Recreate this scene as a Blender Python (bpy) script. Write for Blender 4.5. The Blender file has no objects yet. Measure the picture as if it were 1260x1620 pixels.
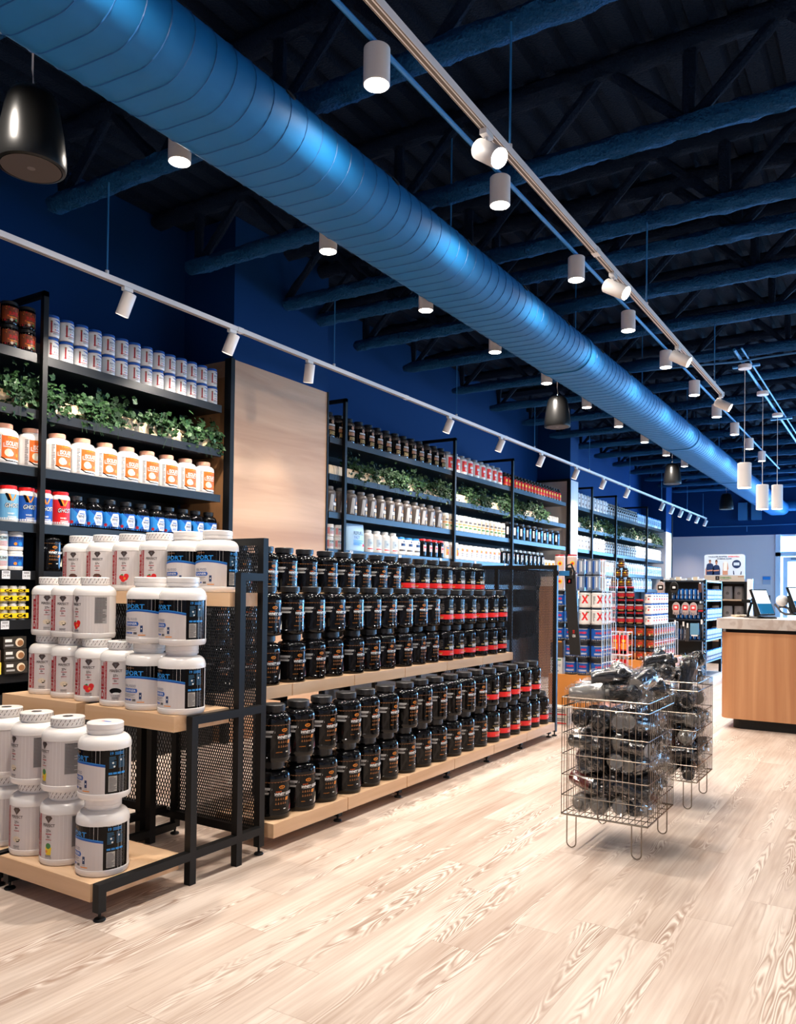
import bpy, bmesh, math, random
from mathutils import Vector, Matrix, noise
random.seed(7)
PI = math.pi
SC = bpy.context.scene
COL = SC.collection
# ---------------------------------------------------------------- camera, world, exposure
F, YAW, PITCH, ROLL, CY = 1266.76, 0.561196794, 0.0166183, 0.0126826448, 913.409
fwd = Vector((-math.sin(YAW)*math.cos(PITCH), math.cos(YAW)*math.cos(PITCH), math.sin(PITCH)))
rt = Vector((math.cos(YAW), math.sin(YAW), 0)); up = rt.cross(fwd)
r2 = rt*math.cos(ROLL)+up*math.sin(ROLL); u2 = -rt*math.sin(ROLL)+up*math.cos(ROLL)
cd = bpy.data.cameras.new('camera'); cam = bpy.data.objects.new('camera', cd); COL.objects.link(cam)
M3 = Matrix((r2, u2, -fwd)).transposed()
cam.matrix_world = Matrix.Translation((0, 0, 1.3)) @ M3.to_4x4()
cd.sensor_fit = 'HORIZONTAL'; cd.sensor_width = 36; cd.lens = 36*F/1260
cd.shift_y = (CY-810)/1260; cd.clip_start = .05; cd.clip_end = 200
SC.camera = cam
W = bpy.data.worlds.new('sky'); SC.world = W; W.use_nodes = True
W.node_tree.nodes['Background'].inputs[0].default_value = (.55, .78, 1, 1)
W.node_tree.nodes['Background'].inputs[1].default_value = 3.5
vs = SC.view_settings
vs.view_transform = 'Standard'; vs.look = 'None'; vs.exposure = 0.43; vs.gamma = 1
try: vs.use_curve_mapping = False
except Exception: pass
WARM = (1, .90, .80)
DAY = (.20, .52, 1)
E_DOWN, E_TRACK, E_TRACK_R, E_DAY = 124, 108, 250, 2100

def light(kind, name, loc, energy, color, size=.05, target=None, spot=None, size_y=None, blend=.5):
    d = bpy.data.lights.new(name, kind); d.energy = energy; d.color = color
    if kind == 'AREA':
        d.size = size
        if size_y: d.shape = 'RECTANGLE'; d.size_y = size_y
    else: d.shadow_soft_size = size
    if kind == 'SPOT': d.spot_size = spot; d.spot_blend = blend
    o = bpy.data.objects.new(name, d); COL.objects.link(o); o.location = loc
    if target is not None: o.rotation_euler = (Vector(target)-Vector(loc)).to_track_quat('-Z', 'Y').to_euler()
    o['kind'] = 'helper'
    return o
# daylight through the glazed shopfront in the back wall plus fill through unseen glazing added in the side wall
light('AREA', 'daylight', (1.7, 22.95, 1.6), E_DAY, DAY, 8.6, (1.7, 0, 1.6), size_y=2.9)
light('AREA', 'daylight', (6.35, 13.5, 1.7), E_DAY*.07, DAY, 9.5, (0, 13.5, 1.7), size_y=2.6)  # cool fill lamp behind the added side glazing

# ---------------------------------------------------------------- materials
MC = {}
def mat(name, col, rough=.5, metal=0, emit=None, es=0, coat=0, alpha=1, spec=None):
    if name in MC: return MC[name]
    m = bpy.data.materials.new(name); m.use_nodes = True
    b = m.node_tree.nodes['Principled BSDF']
    b.inputs['Base Color'].default_value = (*col, 1); b.inputs['Roughness'].default_value = rough
    b.inputs['Metallic'].default_value = metal
    if coat: b.inputs['Coat Weight'].default_value = coat; b.inputs['Coat Roughness'].default_value = .1
    if spec is not None: b.inputs['Specular IOR Level'].default_value = spec
    if emit: b.inputs['Emission Color'].default_value = (*emit, 1); b.inputs['Emission Strength'].default_value = es
    MC[name] = m
    return m
def srgb(r, g, b):
    return tuple(((c/255)/12.92 if c/255 <= .04045 else ((c/255+.055)/1.055)**2.4) for c in (r, g, b))
def nodes_of(m): nt = m.node_tree; return nt, nt.nodes, nt.links, nt.nodes['Principled BSDF']
def wood(name, c1, c2, axis='Y', scale=6, stretch=12, rough=.55, obj=True):
    m = mat(name, c1, rough); nt, N, L, b = nodes_of(m)
    tc = N.new('ShaderNodeTexCoord'); mp = N.new('ShaderNodeMapping')
    s = [scale*stretch/4]*3; s['XYZ'.index(axis)] = scale/6
    mp.inputs['Scale'].default_value = s
    n1 = N.new('ShaderNodeTexNoise'); n1.inputs['Scale'].default_value = 1; n1.inputs['Detail'].default_value = 6; n1.inputs['Distortion'].default_value = .6
    cr = N.new('ShaderNodeValToRGB'); cr.color_ramp.elements[0].position = .32; cr.color_ramp.elements[1].position = .68
    cr.color_ramp.elements[0].color = (*c2, 1); cr.color_ramp.elements[1].color = (*c1, 1)
    L.new(tc.outputs['Object'], mp.inputs[0]); L.new(mp.outputs[0], n1.inputs[0]); L.new(n1.outputs[0], cr.inputs[0]); L.new(cr.outputs[0], b.inputs['Base Color'])
    return m
def bump(m, scale, strength, dist=.01, detail=4):
    nt, N, L, b = nodes_of(m)
    tc = N.new('ShaderNodeTexCoord'); n = N.new('ShaderNodeTexNoise'); n.inputs['Scale'].default_value = scale; n.inputs['Detail'].default_value = detail
    bp = N.new('ShaderNodeBump'); bp.inputs['Strength'].default_value = strength; bp.inputs['Distance'].default_value = dist
    L.new(tc.outputs['Object'], n.inputs[0]); L.new(n.outputs[0], bp.inputs['Height']); L.new(bp.outputs[0], b.inputs['Normal'])
    return m
black = mat('black_metal', (.004, .004, .0042), .5, spec=.3)
blackm = mat('black_matte', (.005, .005, .005), .7)
white = mat('white_plastic', (.82, .79, .76), .35)
whitem = mat('white_metal', (.84, .80, .77), .4)
wire = mat('wire_steel', (.26, .22, .18), .25, 1)
wirew = mat('wire_white', (.75, .82, .9), .35)
chrome = mat('chrome', (.7, .7, .7), .15, 1)
ply = wood('beech_board', srgb(232, 196, 158), srgb(214, 172, 130), 'X', 5, 10)
ply_y = wood('beech_board_long', srgb(232, 196, 158), srgb(214, 172, 130), 'Y', 5, 10)
ply_wall = wood('beech_panel', srgb(216, 176, 140), srgb(182, 140, 106), 'Y', 3.0, 6)
counter_w = wood('counter_wood', srgb(208, 154, 108), srgb(180, 122, 80), 'Z', 2.4, 14)
orange_w = mat('orange_board', srgb(214, 138, 62), .6)
planter_m = wood('planter_wood', srgb(236, 208, 168), srgb(215, 180, 136), 'Y', 6, 8)
bluewall = bump(mat('blue_wall_paint', (.0003, .032, .135), .7, spec=.15), 60, .1, .002)
bluedark = bump(mat('blue_ceiling_paint', (.0015, .011, .034), .85, spec=.2), 70, .9, .02)
bluefuzz = bump(mat('blue_sprayed_coating', (.0015, .066, .20), .85, spec=.2), 60, 1.0, .05, 6)
bluepipe = mat('blue_pipe_paint', (.02, .17, .42), .45)
duct_m = bump(mat('blue_duct_paint', (.003, .125, .33), .6, spec=.3), 12, .12, .01)
duct_seam = mat('blue_duct_seam', (.010, .10, .29), .5)
greywall = mat('grey_wall_paint', (.68, .64, .66), .6)
glow = mat('lamp_face', (1, 1, 1), .5, emit=(1, .9, .78), es=26)
glow_p = mat('pendant_face', (1, 1, 1), .5, emit=(1, .9, .8), es=18)
hole_m = mat('dark_hole', (.003, .003, .004), .9)

# ---------------------------------------------------------------- mesh building
class MB:
    def __init__(s): s.bm = bmesh.new(); s.mats = []; s.cur = 0
    def m(s, mt):
        if mt not in s.mats: s.mats.append(mt)
        return s.mats.index(mt)
    def face(s, vs, mt):
        try: f = s.bm.faces.new(vs); f.material_index = s.m(mt); return f
        except ValueError: return None
    def box(s, x0, x1, y0, y1, z0, z1, mt, M=None):
        P = [Vector(p) for p in ((x0,y0,z0),(x1,y0,z0),(x1,y1,z0),(x0,y1,z0),(x0,y0,z1),(x1,y0,z1),(x1,y1,z1),(x0,y1,z1))]
        if M is not None: P = [M @ p for p in P]
        v = [s.bm.verts.new(p) for p in P]
        for q in ((0,3,2,1),(4,5,6,7),(0,1,5,4),(1,2,6,5),(2,3,7,6),(3,0,4,7)): s.face([v[i] for i in q], mt)
        return s
    def lathe(s, prof, mt, n=28, M=None, mats=None, wob=None):
        rings = []
        for (r, z) in prof:
            if r < 1e-6:
                p = Vector((0, 0, z)); rings.append([s.bm.verts.new(M @ p if M is not None else p)])
            else:
                ring = []
                for i in range(n):
                    a = 2*PI*i/n; rr = r+(wob(a, z) if wob else 0)
                    p = Vector((rr*math.cos(a), rr*math.sin(a), z)); ring.append(s.bm.verts.new(M @ p if M is not None else p))
                rings.append(ring)
        for k in range(len(rings)-1):
            A, B = rings[k], rings[k+1]; mm = mats[k] if mats else mt
            for i in range(n):
                j = (i+1) % n
                if len(A) == 1 and len(B) == 1: continue
                if len(A) == 1: s.face([A[0], B[j], B[i]], mm)
                elif len(B) == 1: s.face([A[i], A[j], B[0]], mm)
                else: s.face([A[i], A[j], B[j], B[i]], mm)
        return s
    def cyl(s, p0, p1, r, mt, n=12, rb=None):
        p0 = Vector(p0); p1 = Vector(p1); d = p1-p0
        M = Matrix.Translation(p0) @ d.to_track_quat('Z', 'Y').to_matrix().to_4x4(); h = d.length; rb = r if rb is None else rb
        return s.lathe([(0, 0), (r, 0), (rb, h), (0, h)], mt, n, M)
    def tube(s, pts, r, mt, n=6, closed=False):
        pts = [Vector(p) for p in pts]; rings = []; N = len(pts)
        for i, p in enumerate(pts):
            a = pts[i-1] if (i > 0 or closed) else p; b = pts[(i+1) % N] if (i < N-1 or closed) else p
            d = (b-a); d = d.normalized() if d.length > 1e-9 else Vector((0, 0, 1))
            q = d.to_track_quat('Z', 'Y'); rr = r(i) if callable(r) else r
            rings.append([s.bm.verts.new(p+q @ Vector((rr*math.cos(2*PI*k/n), rr*math.sin(2*PI*k/n), 0))) for k in range(n)])
        # keep ring orientation consistent
        for i in range(N-1 if not closed else N):
            A = rings[i]; B = rings[(i+1) % N]
            off = min(range(n), key=lambda o: (A[0].co-B[o].co).length)
            for k in range(n): s.face([A[k], A[(k+1) % n], B[(k+1+off) % n], B[(k+off) % n]], mt)
            rings[(i+1) % N] = B[off:]+B[:off] if not closed or i < N-1 else B
        if not closed: s.face(rings[0][::-1], mt); s.face(rings[-1], mt)
        return s
    def prism(s, pts, d, mt, M=None):
        """polygon in XZ extruded along +Y by d"""
        a = [Vector((x, 0, z)) for x, z in pts]; b = [Vector((x, d, z)) for x, z in pts]
        if M is not None: a = [M @ p for p in a]; b = [M @ p for p in b]
        A = [s.bm.verts.new(p) for p in a]; B = [s.bm.verts.new(p) for p in b]; n = len(A)
        s.face(A, mt); s.face(B[::-1], mt)
        for i in range(n): s.face([A[i], B[i], B[(i+1) % n], A[(i+1) % n]], mt)
        return s
    def mesh(s, name, smooth=True, recalc=True):
        if recalc: bmesh.ops.recalc_face_normals(s.bm, faces=s.bm.faces)
        me = bpy.data.meshes.new(name); s.bm.to_mesh(me); s.bm.free()
        for mt in s.mats: me.materials.append(mt)
        if smooth:
            me.polygons.foreach_set('use_smooth', [True]*len(me.polygons))
            me.set_sharp_from_angle(angle=math.radians(38))
        return me
    def build(s, name, parent=None, loc=None, rz=None, smooth=True, recalc=True):
        return add(name, s.mesh(name, smooth, recalc), parent, loc, rz)
def add(name, me, parent=None, loc=None, rz=None):
    o = bpy.data.objects.new(name, me); COL.objects.link(o)
    if parent is not None: o.parent = parent
    if loc is not None: o.location = loc
    if rz is not None: o.rotation_euler = (0, 0, rz)
    return o
def tag(o, label, cat, group=None):
    o['label'] = label; o['category'] = cat
    if group: o['group'] = group
    return o
def thing(name, label, cat, loc=(0, 0, 0), rz=0, group=None):
    o = add(name, None, None, loc, rz); o.empty_display_size = .05
    return tag(o, label, cat, group)
def struct(name, mb, parent=None, smooth=False):
    o = mb.build(name, parent, smooth=smooth)
    if parent is None: o['kind'] = 'structure'
    return o
ORD = ['first', 'second', 'third', 'fourth', 'fifth', 'sixth', 'seventh', 'eighth', 'ninth', 'tenth', 'eleventh', 'twelfth', 'thirteenth', 'fourteenth', 'fifteenth', 'sixteenth', 'seventeenth', 'eighteenth', 'nineteenth', 'twentieth'] + ['twenty-'+x for x in ('first', 'second', 'third', 'fourth', 'fifth', 'sixth', 'seventh', 'eighth', 'ninth')]

# ---------------------------------------------------------------- text and printed surfaces
TXT = {}
def text_mesh(s, shear=0, bold=0.0):
    k = (s, shear, bold)
    if k in TXT: return TXT[k]
    c = bpy.data.curves.new('t', 'FONT'); c.body = s; c.size = 1; c.shear = shear; c.offset = bold; c.resolution_u = 2; c.fill_mode = 'FRONT'
    o = bpy.data.objects.new('t', c); COL.objects.link(o)
    dg = bpy.context.evaluated_depsgraph_get(); me = bpy.data.meshes.new_from_object(o.evaluated_get(dg))
    vs_ = [v.co.copy() for v in me.vertices]; fs = [tuple(p.vertices) for p in me.polygons]
    bpy.data.objects.remove(o); bpy.data.curves.remove(c); bpy.data.meshes.remove(me)
    if vs_:
        x0 = min(v.x for v in vs_); x1 = max(v.x for v in vs_); y0 = min(v.y for v in vs_); y1 = max(v.y for v in vs_)
    else: x0 = y0 = 0; x1 = y1 = 1
    TXT[k] = (vs_, fs, x0, x1, y0, y1)
    return TXT[k]
class Flat:
    """2-D print, u to the reader's right, v up; bent round a radius or left flat; faces -Y"""
    def __init__(s): s.bm = bmesh.new(); s.mats = []; s.lay = s.bm.verts.layers.float.new('lay')
    def m(s, mt):
        if mt not in s.mats: s.mats.append(mt)
        return s.mats.index(mt)
    def poly(s, pts, mt, l=1):
        v = [s.bm.verts.new((x, y, 0)) for x, y in pts]
        for q in v: q[s.lay] = l
        f = s.bm.faces.new(v); f.material_index = s.m(mt)
        if len(v) > 4: bmesh.ops.triangulate(s.bm, faces=[f])
        return s
    def rect(s, u0, v0, u1, v1, mt, l=1): return s.poly([(u0, v0), (u1, v0), (u1, v1), (u0, v1)], mt, l)
    def disc(s, u, v, r, mt, l=1, n=14, ry=None):
        ry = ry or r; return s.poly([(u+r*math.cos(2*PI*i/n), v+ry*math.sin(2*PI*i/n)) for i in range(n)], mt, l)
    def text(s, t, u, v, h, mt, l=2, w=None, al='c', rot=0, shear=0, bold=0.0):
        vs_, fs, x0, x1, y0, y1 = text_mesh(t, shear, bold)
        sy = h/max(y1-y0, 1e-6); sx = (w/(x1-x0)) if w else sy; W_ = (x1-x0)*sx
        ox = {'c': -W_/2, 'l': 0, 'r': -W_}[al]; R = Matrix.Rotation(rot, 2)
        nv = []
        for p in vs_:
            q = R @ Vector(((p.x-x0)*sx+ox, (p.y-y0)*sy)); n = s.bm.verts.new((u+q.x, v+q.y, 0)); n[s.lay] = l; nv.append(n)
        for f in fs:
            try: g = s.bm.faces.new([nv[i] for i in f]); g.material_index = s.m(mt)
            except ValueError: pass
        return s
    def lines(s, u0, u1, v0, v1, n, mt, l=2, seed=1, fill=.5):
        rr = random.Random(seed)
        for i in range(n):
            v = v1-(i+.5)*(v1-v0)/n; e = u1-(u1-u0)*rr.choice((0, 0, .1, .35)); t = (v1-v0)/n*fill/2
            s.rect(u0, v-t, e, v+t, mt, l)
        return s
    def mesh(s, name, R=None, off=.0006, step=.012):
        if R:
            us = [v.co.x for v in s.bm.verts]; a = math.floor(min(us)/step)+1; b = math.ceil(max(us)/step)
            for k in range(a, b):
                g = s.bm.verts[:]+s.bm.edges[:]+s.bm.faces[:]
                bmesh.ops.bisect_plane(s.bm, geom=g, plane_co=(k*step, 0, 0), plane_no=(1, 0, 0), dist=1e-6)
            for v in s.bm.verts:
                u, vv, l = v.co.x, v.co.y, v[s.lay]; rr = R+off*l*.5+.0006; a = u/R
                v.co = (rr*math.sin(a), -rr*math.cos(a), vv)
        else:
            for v in s.bm.verts: v.co = (v.co.x, -off*v[s.lay], v.co.y)
        me = bpy.data.meshes.new(name); s.bm.normal_update(); s.bm.to_mesh(me); s.bm.free()
        for mt in s.mats: me.materials.append(mt)
        return me

# ================================================================ THE SETTING
YB = 22.5; XL = -5.4; XR = 6.2; YF = -2.6; ZD = 4.47; ZJ = 3.87
floor_m = mat('oak_vinyl_floor', (.6, .5, .4), .42)
nt, N, L, b = nodes_of(floor_m)
tc = N.new('ShaderNodeTexCoord'); sp = N.new('ShaderNodeSeparateXYZ'); L.new(tc.outputs['Object'], sp.inputs[0])
def mth(op, a, b_=None, c=None):
    n = N.new('ShaderNodeMath'); n.operation = op
    for i, x in enumerate((a, b_, c)):
        if x is None: continue
        if isinstance(x, (int, float)): n.inputs[i].default_value = x
        else: L.new(x, n.inputs[i])
    return n.outputs[0]
PW, PL = .185, 1.25
xi = mth('FLOOR', mth('DIVIDE', sp.outputs[0], PW)); fx = mth('FRACT', mth('DIVIDE', sp.outputs[0], PW))
wn = N.new('ShaderNodeTexWhiteNoise'); wn.noise_dimensions = '1D'; L.new(xi, wn.inputs['W'])
yo = mth('ADD', mth('DIVIDE', sp.outputs[1], PL), wn.outputs[0]); yi = mth('FLOOR', yo); fy = mth('FRACT', yo)
wn2 = N.new('ShaderNodeTexWhiteNoise'); wn2.noise_dimensions = '2D'
cb = N.new('ShaderNodeCombineXYZ'); L.new(xi, cb.inputs[0]); L.new(yi, cb.inputs[1]); L.new(cb.outputs[0], wn2.inputs['Vector'])
# local plank coordinates with a per-plank shift
cv = N.new('ShaderNodeCombineXYZ')
L.new(mth('ADD', mth('MULTIPLY', sp.outputs[0], 9.0), mth('MULTIPLY', wn2.outputs[0], 40)), cv.inputs[0])
L.new(mth('ADD', mth('MULTIPLY', sp.outputs[1], .95), mth('MULTIPLY', wn2.outputs[0], 17)), cv.inputs[1])
nz = N.new('ShaderNodeTexNoise'); nz.inputs['Scale'].default_value = 1.0; nz.inputs['Detail'].default_value = 2.5; nz.inputs['Distortion'].default_value = .25; L.new(cv.outputs[0], nz.inputs[0])
rings = mth('FRACT', mth('MULTIPLY', nz.outputs[0], 26.0))
ringl = mth('SMOOTH_MIN', mth('MULTIPLY', mth('ABSOLUTE', mth('SUBTRACT', rings, .5)), 2.0), 1.0, .1)
# cathedral grain shows only where a slower noise peaks
cv2 = N.new('ShaderNodeCombineXYZ')
L.new(mth('ADD', mth('MULTIPLY', sp.outputs[0], 8.0), mth('MULTIPLY', wn2.outputs[0], 9)), cv2.inputs[0]); L.new(mth('MULTIPLY', sp.outputs[1], .55), cv2.inputs[1])
nm = N.new('ShaderNodeTexNoise'); nm.inputs['Scale'].default_value = 1.0; nm.inputs['Detail'].default_value = 1; L.new(cv2.outputs[0], nm.inputs[0])
mk = N.new('ShaderNodeMapRange'); mk.inputs[1].default_value = .52; mk.inputs[2].default_value = .64; L.new(nm.outputs[0], mk.inputs[0])
# fine streaks
cv3 = N.new('ShaderNodeCombineXYZ'); L.new(mth('MULTIPLY', sp.outputs[0], 60), cv3.inputs[0]); L.new(mth('ADD', mth('MULTIPLY', sp.outputs[1], 2.2), mth('MULTIPLY', wn2.outputs[0], 30)), cv3.inputs[1])
ns = N.new('ShaderNodeTexNoise'); ns.inputs['Scale'].default_value = 1.0; ns.inputs['Detail'].default_value = 5; L.new(cv3.outputs[0], ns.inputs[0])
cv4 = N.new('ShaderNodeCombineXYZ'); L.new(mth('MULTIPLY', sp.outputs[0], 5), cv4.inputs[0]); L.new(mth('ADD', mth('MULTIPLY', sp.outputs[1], .9), mth('MULTIPLY', wn2.outputs[0], 20)), cv4.inputs[1])
nb = N.new('ShaderNodeTexNoise'); nb.inputs['Scale'].default_value = 1.0; nb.inputs['Detail'].default_value = 3; L.new(cv4.outputs[0], nb.inputs[0])
tone = mth('ADD', mth('ADD', mth('MULTIPLY', wn2.outputs[0], .10), mth('MULTIPLY', ns.outputs[0], .45)), mth('MULTIPLY', nb.outputs[0], .75))
cr = N.new('ShaderNodeValToRGB'); e = cr.color_ramp.elements
e[0].position = .38; e[0].color = (*srgb(158, 130, 110), 1); e[1].position = .86; e[1].color = (*srgb(222, 206, 192), 1)
L.new(tone, cr.inputs[0])
mx = N.new('ShaderNodeMix'); mx.data_type = 'RGBA'; mx.inputs['B'].default_value = (*srgb(236, 224, 212), 1)
rl = N.new('ShaderNodeMapRange'); rl.inputs[1].default_value = .55; rl.inputs[2].default_value = .9; L.new(ringl, rl.inputs[0])
L.new(mth('MULTIPLY', mth('MULTIPLY', rl.outputs[0], mk.outputs[0]), .75), mx.inputs[0]); L.new(cr.outputs[0], mx.inputs['A'])
mxd = N.new('ShaderNodeMix'); mxd.data_type = 'RGBA'; mxd.inputs['B'].default_value = (*srgb(148, 116, 96), 1)
rd = N.new('ShaderNodeMapRange'); rd.inputs[1].default_value = .45; rd.inputs[2].default_value = .1; L.new(ringl, rd.inputs[0])
L.new(mth('MULTIPLY', mth('MULTIPLY', rd.outputs[0], mk.outputs[0]), .75), mxd.inputs[0]); L.new(mx.outputs['Result'], mxd.inputs['A'])
gx = mth('LESS_THAN', mth('MINIMUM', fx, mth('SUBTRACT', 1, fx)), .008); gy = mth('LESS_THAN', mth('MINIMUM', fy, mth('SUBTRACT', 1, fy)), .0016)
mg = N.new('ShaderNodeMix'); mg.data_type = 'RGBA'; mg.inputs['B'].default_value = (*srgb(150, 120, 98), 1)
L.new(mth('MULTIPLY', mth('MAXIMUM', gx, gy), .35), mg.inputs[0]); L.new(mxd.outputs['Result'], mg.inputs['A']); L.new(mg.outputs['Result'], b.inputs['Base Color'])

struct('floor', MB().box(XL-.2, XR+.2, YF-.2, YB+.2, -.1, 0, floor_m))
struct('wall_left', MB().box(XL-.2, XL, YF, YB, 0, ZD+.1, bluewall))
struct('wall_front', MB().box(XL-.2, XR+.2, YF-.2, YF, 0, ZD+.1, greywall))
ZW = 2.86
w = MB(); w.box(XL, -2.72, YB, YB+.2, 0, ZW, greywall); w.box(-5.0+.0, -4.86, YB-.001-.0, YB+.0, 0, ZW, greywall)
struct('wall_back', w)
struct('wall_back_upper', MB().box(XL, XR, YB-.0, YB+.2, ZW, ZD+.1, bluewall))
w = MB(); w.box(XR, XR+.2, YF, 8.6, 0, ZD+.1, greywall); w.box(XR, XR+.2, 18.4, YB+.2, 0, ZD+.1, greywall); w.box(XR, XR+.2, 8.6, 18.4, 3.1, ZD+.1, bluewall); w.box(XR, XR+.2, 8.6, 18.4, 0, .3, greywall)
struct('wall_right', w)
# glazing
gl = bpy.data.materials.new('window_glass'); gl.use_nodes = True; n_ = gl.node_tree; n_.nodes.clear()
o_ = n_.nodes.new('ShaderNodeOutputMaterial'); t_ = n_.nodes.new('ShaderNodeBsdfTransparent'); g_ = n_.nodes.new('ShaderNodeBsdfGlossy'); x_ = n_.nodes.new('ShaderNodeMixShader')
t_.inputs[0].default_value = (.93, .98, 1, 1); g_.inputs['Roughness'].default_value = .02; x_.inputs[0].default_value = .06
n_.links.new(t_.outputs[0], x_.inputs[1]); n_.links.new(g_.outputs[0], x_.inputs[2]); n_.links.new(x_.outputs[0], o_.inputs[0])
alu = mat('white_window_frame', (.62, .74, .85), .4)
def window(name, x0, x1, y, z0, z1, mull):
    f = MB(); T = .05
    f.box(x0, x1, y-.03, y+.05, z1-T, z1, alu).box(x0, x1, y-.03, y+.05, z0, z0+T, alu)
    for x in [x0]+mull+[x1-T]: f.box(x, x+T, y-.03, y+.05, z0+T, z1-T, alu)
    o = struct(name, f); MB().box(x0+T, x1-T, y+.0, y+.008, z0+T, z1-T, gl).build('window_pane', o, smooth=False)
    return o
window('window_1', -2.72, 6.2, YB+.05, 2.37, ZW, [-1.2, .3, 1.8, 3.3, 4.8])
window('window_2', -1.25, 6.2, YB+.05, .0, 2.32, [.3, 1.8, 3.3, 4.8])
f = MB(); f.box(-2.72, -2.60, YB-.04, YB+.1, 0, ZW, alu).box(-2.72, -1.2, YB-.04, YB+.1, 2.30, 2.40, alu); struct('door_frame_1', f)
f = MB(); f.box(-2.55, -2.44, YB-.0, YB+.05, .02, 2.28, alu).box(-1.38, -1.27, YB, YB+.05, .02, 2.28, alu).box(-2.44, -1.38, YB, YB+.05, 2.16, 2.28, alu).box(-2.44, -1.38, YB, YB+.05, .02, .25, alu)
d = struct('door_1', f); MB().box(-2.44, -1.38, YB+.02, YB+.028, .25, 2.16, gl).build('door_pane', d, smooth=False)
MB().box(-2.36, -2.0, YB-.07, YB, 2.2, 2.27, mat('closer_grey', (.25, .33, .42), .4)).build('door_closer', d)
MB().tube([(-1.47, YB-.0, .95), (-1.47, YB-.06, .95), (-1.47, YB-.06, 1.35), (-1.47, YB, 1.35)], .012, chrome, 8).build('door_handle', d)
f = MB()
for y in [8.6+1.4*k for k in range(8)]: f.box(XR-.02, XR+.06, min(y, 18.35), min(y, 18.35)+.05, .3, 3.1, alu)
f.box(XR-.02, XR+.06, 8.6, 18.4, .3, .36, alu).box(XR-.02, XR+.06, 8.6, 18.4, 3.04, 3.1, alu)
o = struct('added_window_3', f); MB().box(XR+.02, XR+.028, 8.65, 18.35, .35, 3.05, gl).build('window_pane', o, smooth=False)  # unseen window, added as a way in for fill daylight
# ceiling deck: corrugated, ribs run away from the camera
c = MB(); per = .2; prof = []
x = XL-.2
while x < XR+.2: prof += [(x, ZD), (x+.10, ZD), (x+.125, ZD+.06), (x+.175, ZD+.06)]; x += per
yy = [YF-.2, 3, 8, 14, YB+.2]; cols = [[c.bm.verts.new((px, y, pz)) for px, pz in prof] for y in yy]
for a, b2 in zip(cols, cols[1:]):
    for i in range(len(prof)-1): c.face([a[i], b2[i], b2[i+1], a[i+1]], bluedark)
c.box(XL-.2, XR+.2, YF-.2, YB+.2, ZD+.08, ZD+.2, bluedark)
struct('ceiling', c)

# joists with sprayed coating
def rough_tube(mb, p0, p1, r, mt, n=14, seg=.05, amp=.22, squash=1):
    p0 = Vector(p0); p1 = Vector(p1); d = p1-p0; k = max(2, int(d.length/seg)); q = d.to_track_quat('Z', 'Y'); prev = None
    for i in range(k+1):
        t = i/k; c_ = p0+d*t; e_ = 1 if 0 < i < k else .55; ring = []
        for j in range(n):
            a = 2*PI*j/n; v = q @ Vector((math.cos(a), math.sin(a)*squash, 0))
            nn = noise.noise(Vector((c_.x*5+v.x*2, c_.y*5+v.y*2, c_.z*5+v.z*2)))+.9*noise.noise(Vector((c_.x*23+v.x*3, c_.y*23+v.y*3, c_.z*23+v.z*3)))
            ring.append(mb.bm.verts.new(c_+v*r*e_*(1+amp*nn)))
        if prev:
            for j in range(n): mb.face([prev[j], prev[(j+1) % n], ring[(j+1) % n], ring[j]], mt)
        else: mb.face(ring[::-1], mt)
        prev = ring
    mb.face(prev, mt)
JY = [-.4, .85, 2.1, 3.36, 4.61, 5.66, 6.16, 7.0, 8.0, 9.22, 10.35, 11.5, 12.65, 13.8, 14.95, 16.1, 17.3, 18.5, 19.7, 20.9]
for i, y in enumerate(JY):
    j = MB(); sg = .035 if y < 7.5 else .12
    rough_tube(j, (XL+.42, y, ZJ+.055), (XR-.3, y, ZJ+.055), .072, bluefuzz, seg=sg, squash=.8)
    rough_tube(j, (XL, y, ZD-.07), (XR, y, ZD-.07), .065, bluedark, seg=sg*2)
    x = XL+.55; s_ = 0
    while x < XR-1:
        rough_tube(j, (x, y, ZJ+.06), (x+.48, y, ZD-.07), .034, bluedark, 7, sg*1.6); rough_tube(j, (x+.48, y, ZD-.07), (x+.96, y, ZJ+.06), .034, bluedark, 7, sg*1.6)
        if s_ % 2 == 0: rough_tube(j, (x, y, ZJ+.06), (x, y, ZD-.07), .038, bluedark, 7, sg*1.6)
        x += .96; s_ += 1
    o = j.build('ceiling_beam'); o['kind'] = 'structure'
# bridging lines across joists
for x in (-3.9, -.35, 2.4):
    o = MB().cyl((x, YF, ZD-.2), (x, YB, ZD-.2), .014, bluedark, 6).build('ceiling_beam_bridging'); o['kind'] = 'structure'

# wall columns clad in light wood, blue above
ck = MB(); ck.box(XL, -4.8, 4.97, 6.28, 0, 3.245, ply_wall)
o = struct('wall_column_1', ck); MB().box(XL, -4.802, 4.97, 6.28, 3.245, ZD, bluewall).build('column_top', o, smooth=False)
MB().box(-4.86, -4.785, 4.93, 4.975, 0, 3.25, black).box(-4.86, -4.79, 6.28, 6.30, 0, 3.25, black).build('corner_trim', o, smooth=False)
MB().box(XL, -4.86, 4.955, 4.97, 0, 3.1, wood('side_cladding', srgb(176, 128, 84), srgb(150, 104, 66), 'Z', 3, 6)).build('side_panel', o, smooth=False)
pale = wood('pale_panel', srgb(226, 220, 214), srgb(206, 198, 190), 'Z', 3, 6)
o = struct('wall_column_2', MB().box(XL, -4.8, 13.14, 13.54, 0, 3.24, pale))
MB().box(XL, -4.802, 13.14, 13.54, 3.24, ZD, bluewall).build('column_top', o, smooth=False)
MB().box(-4.84, -4.785, 13.09, 13.14, 0, 3.25, black).build('corner_trim', o, smooth=False)
o = struct('wall_column_3', MB().box(XL, -4.8, 19.75, 20.3, 0, 2.80, greywall))
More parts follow.
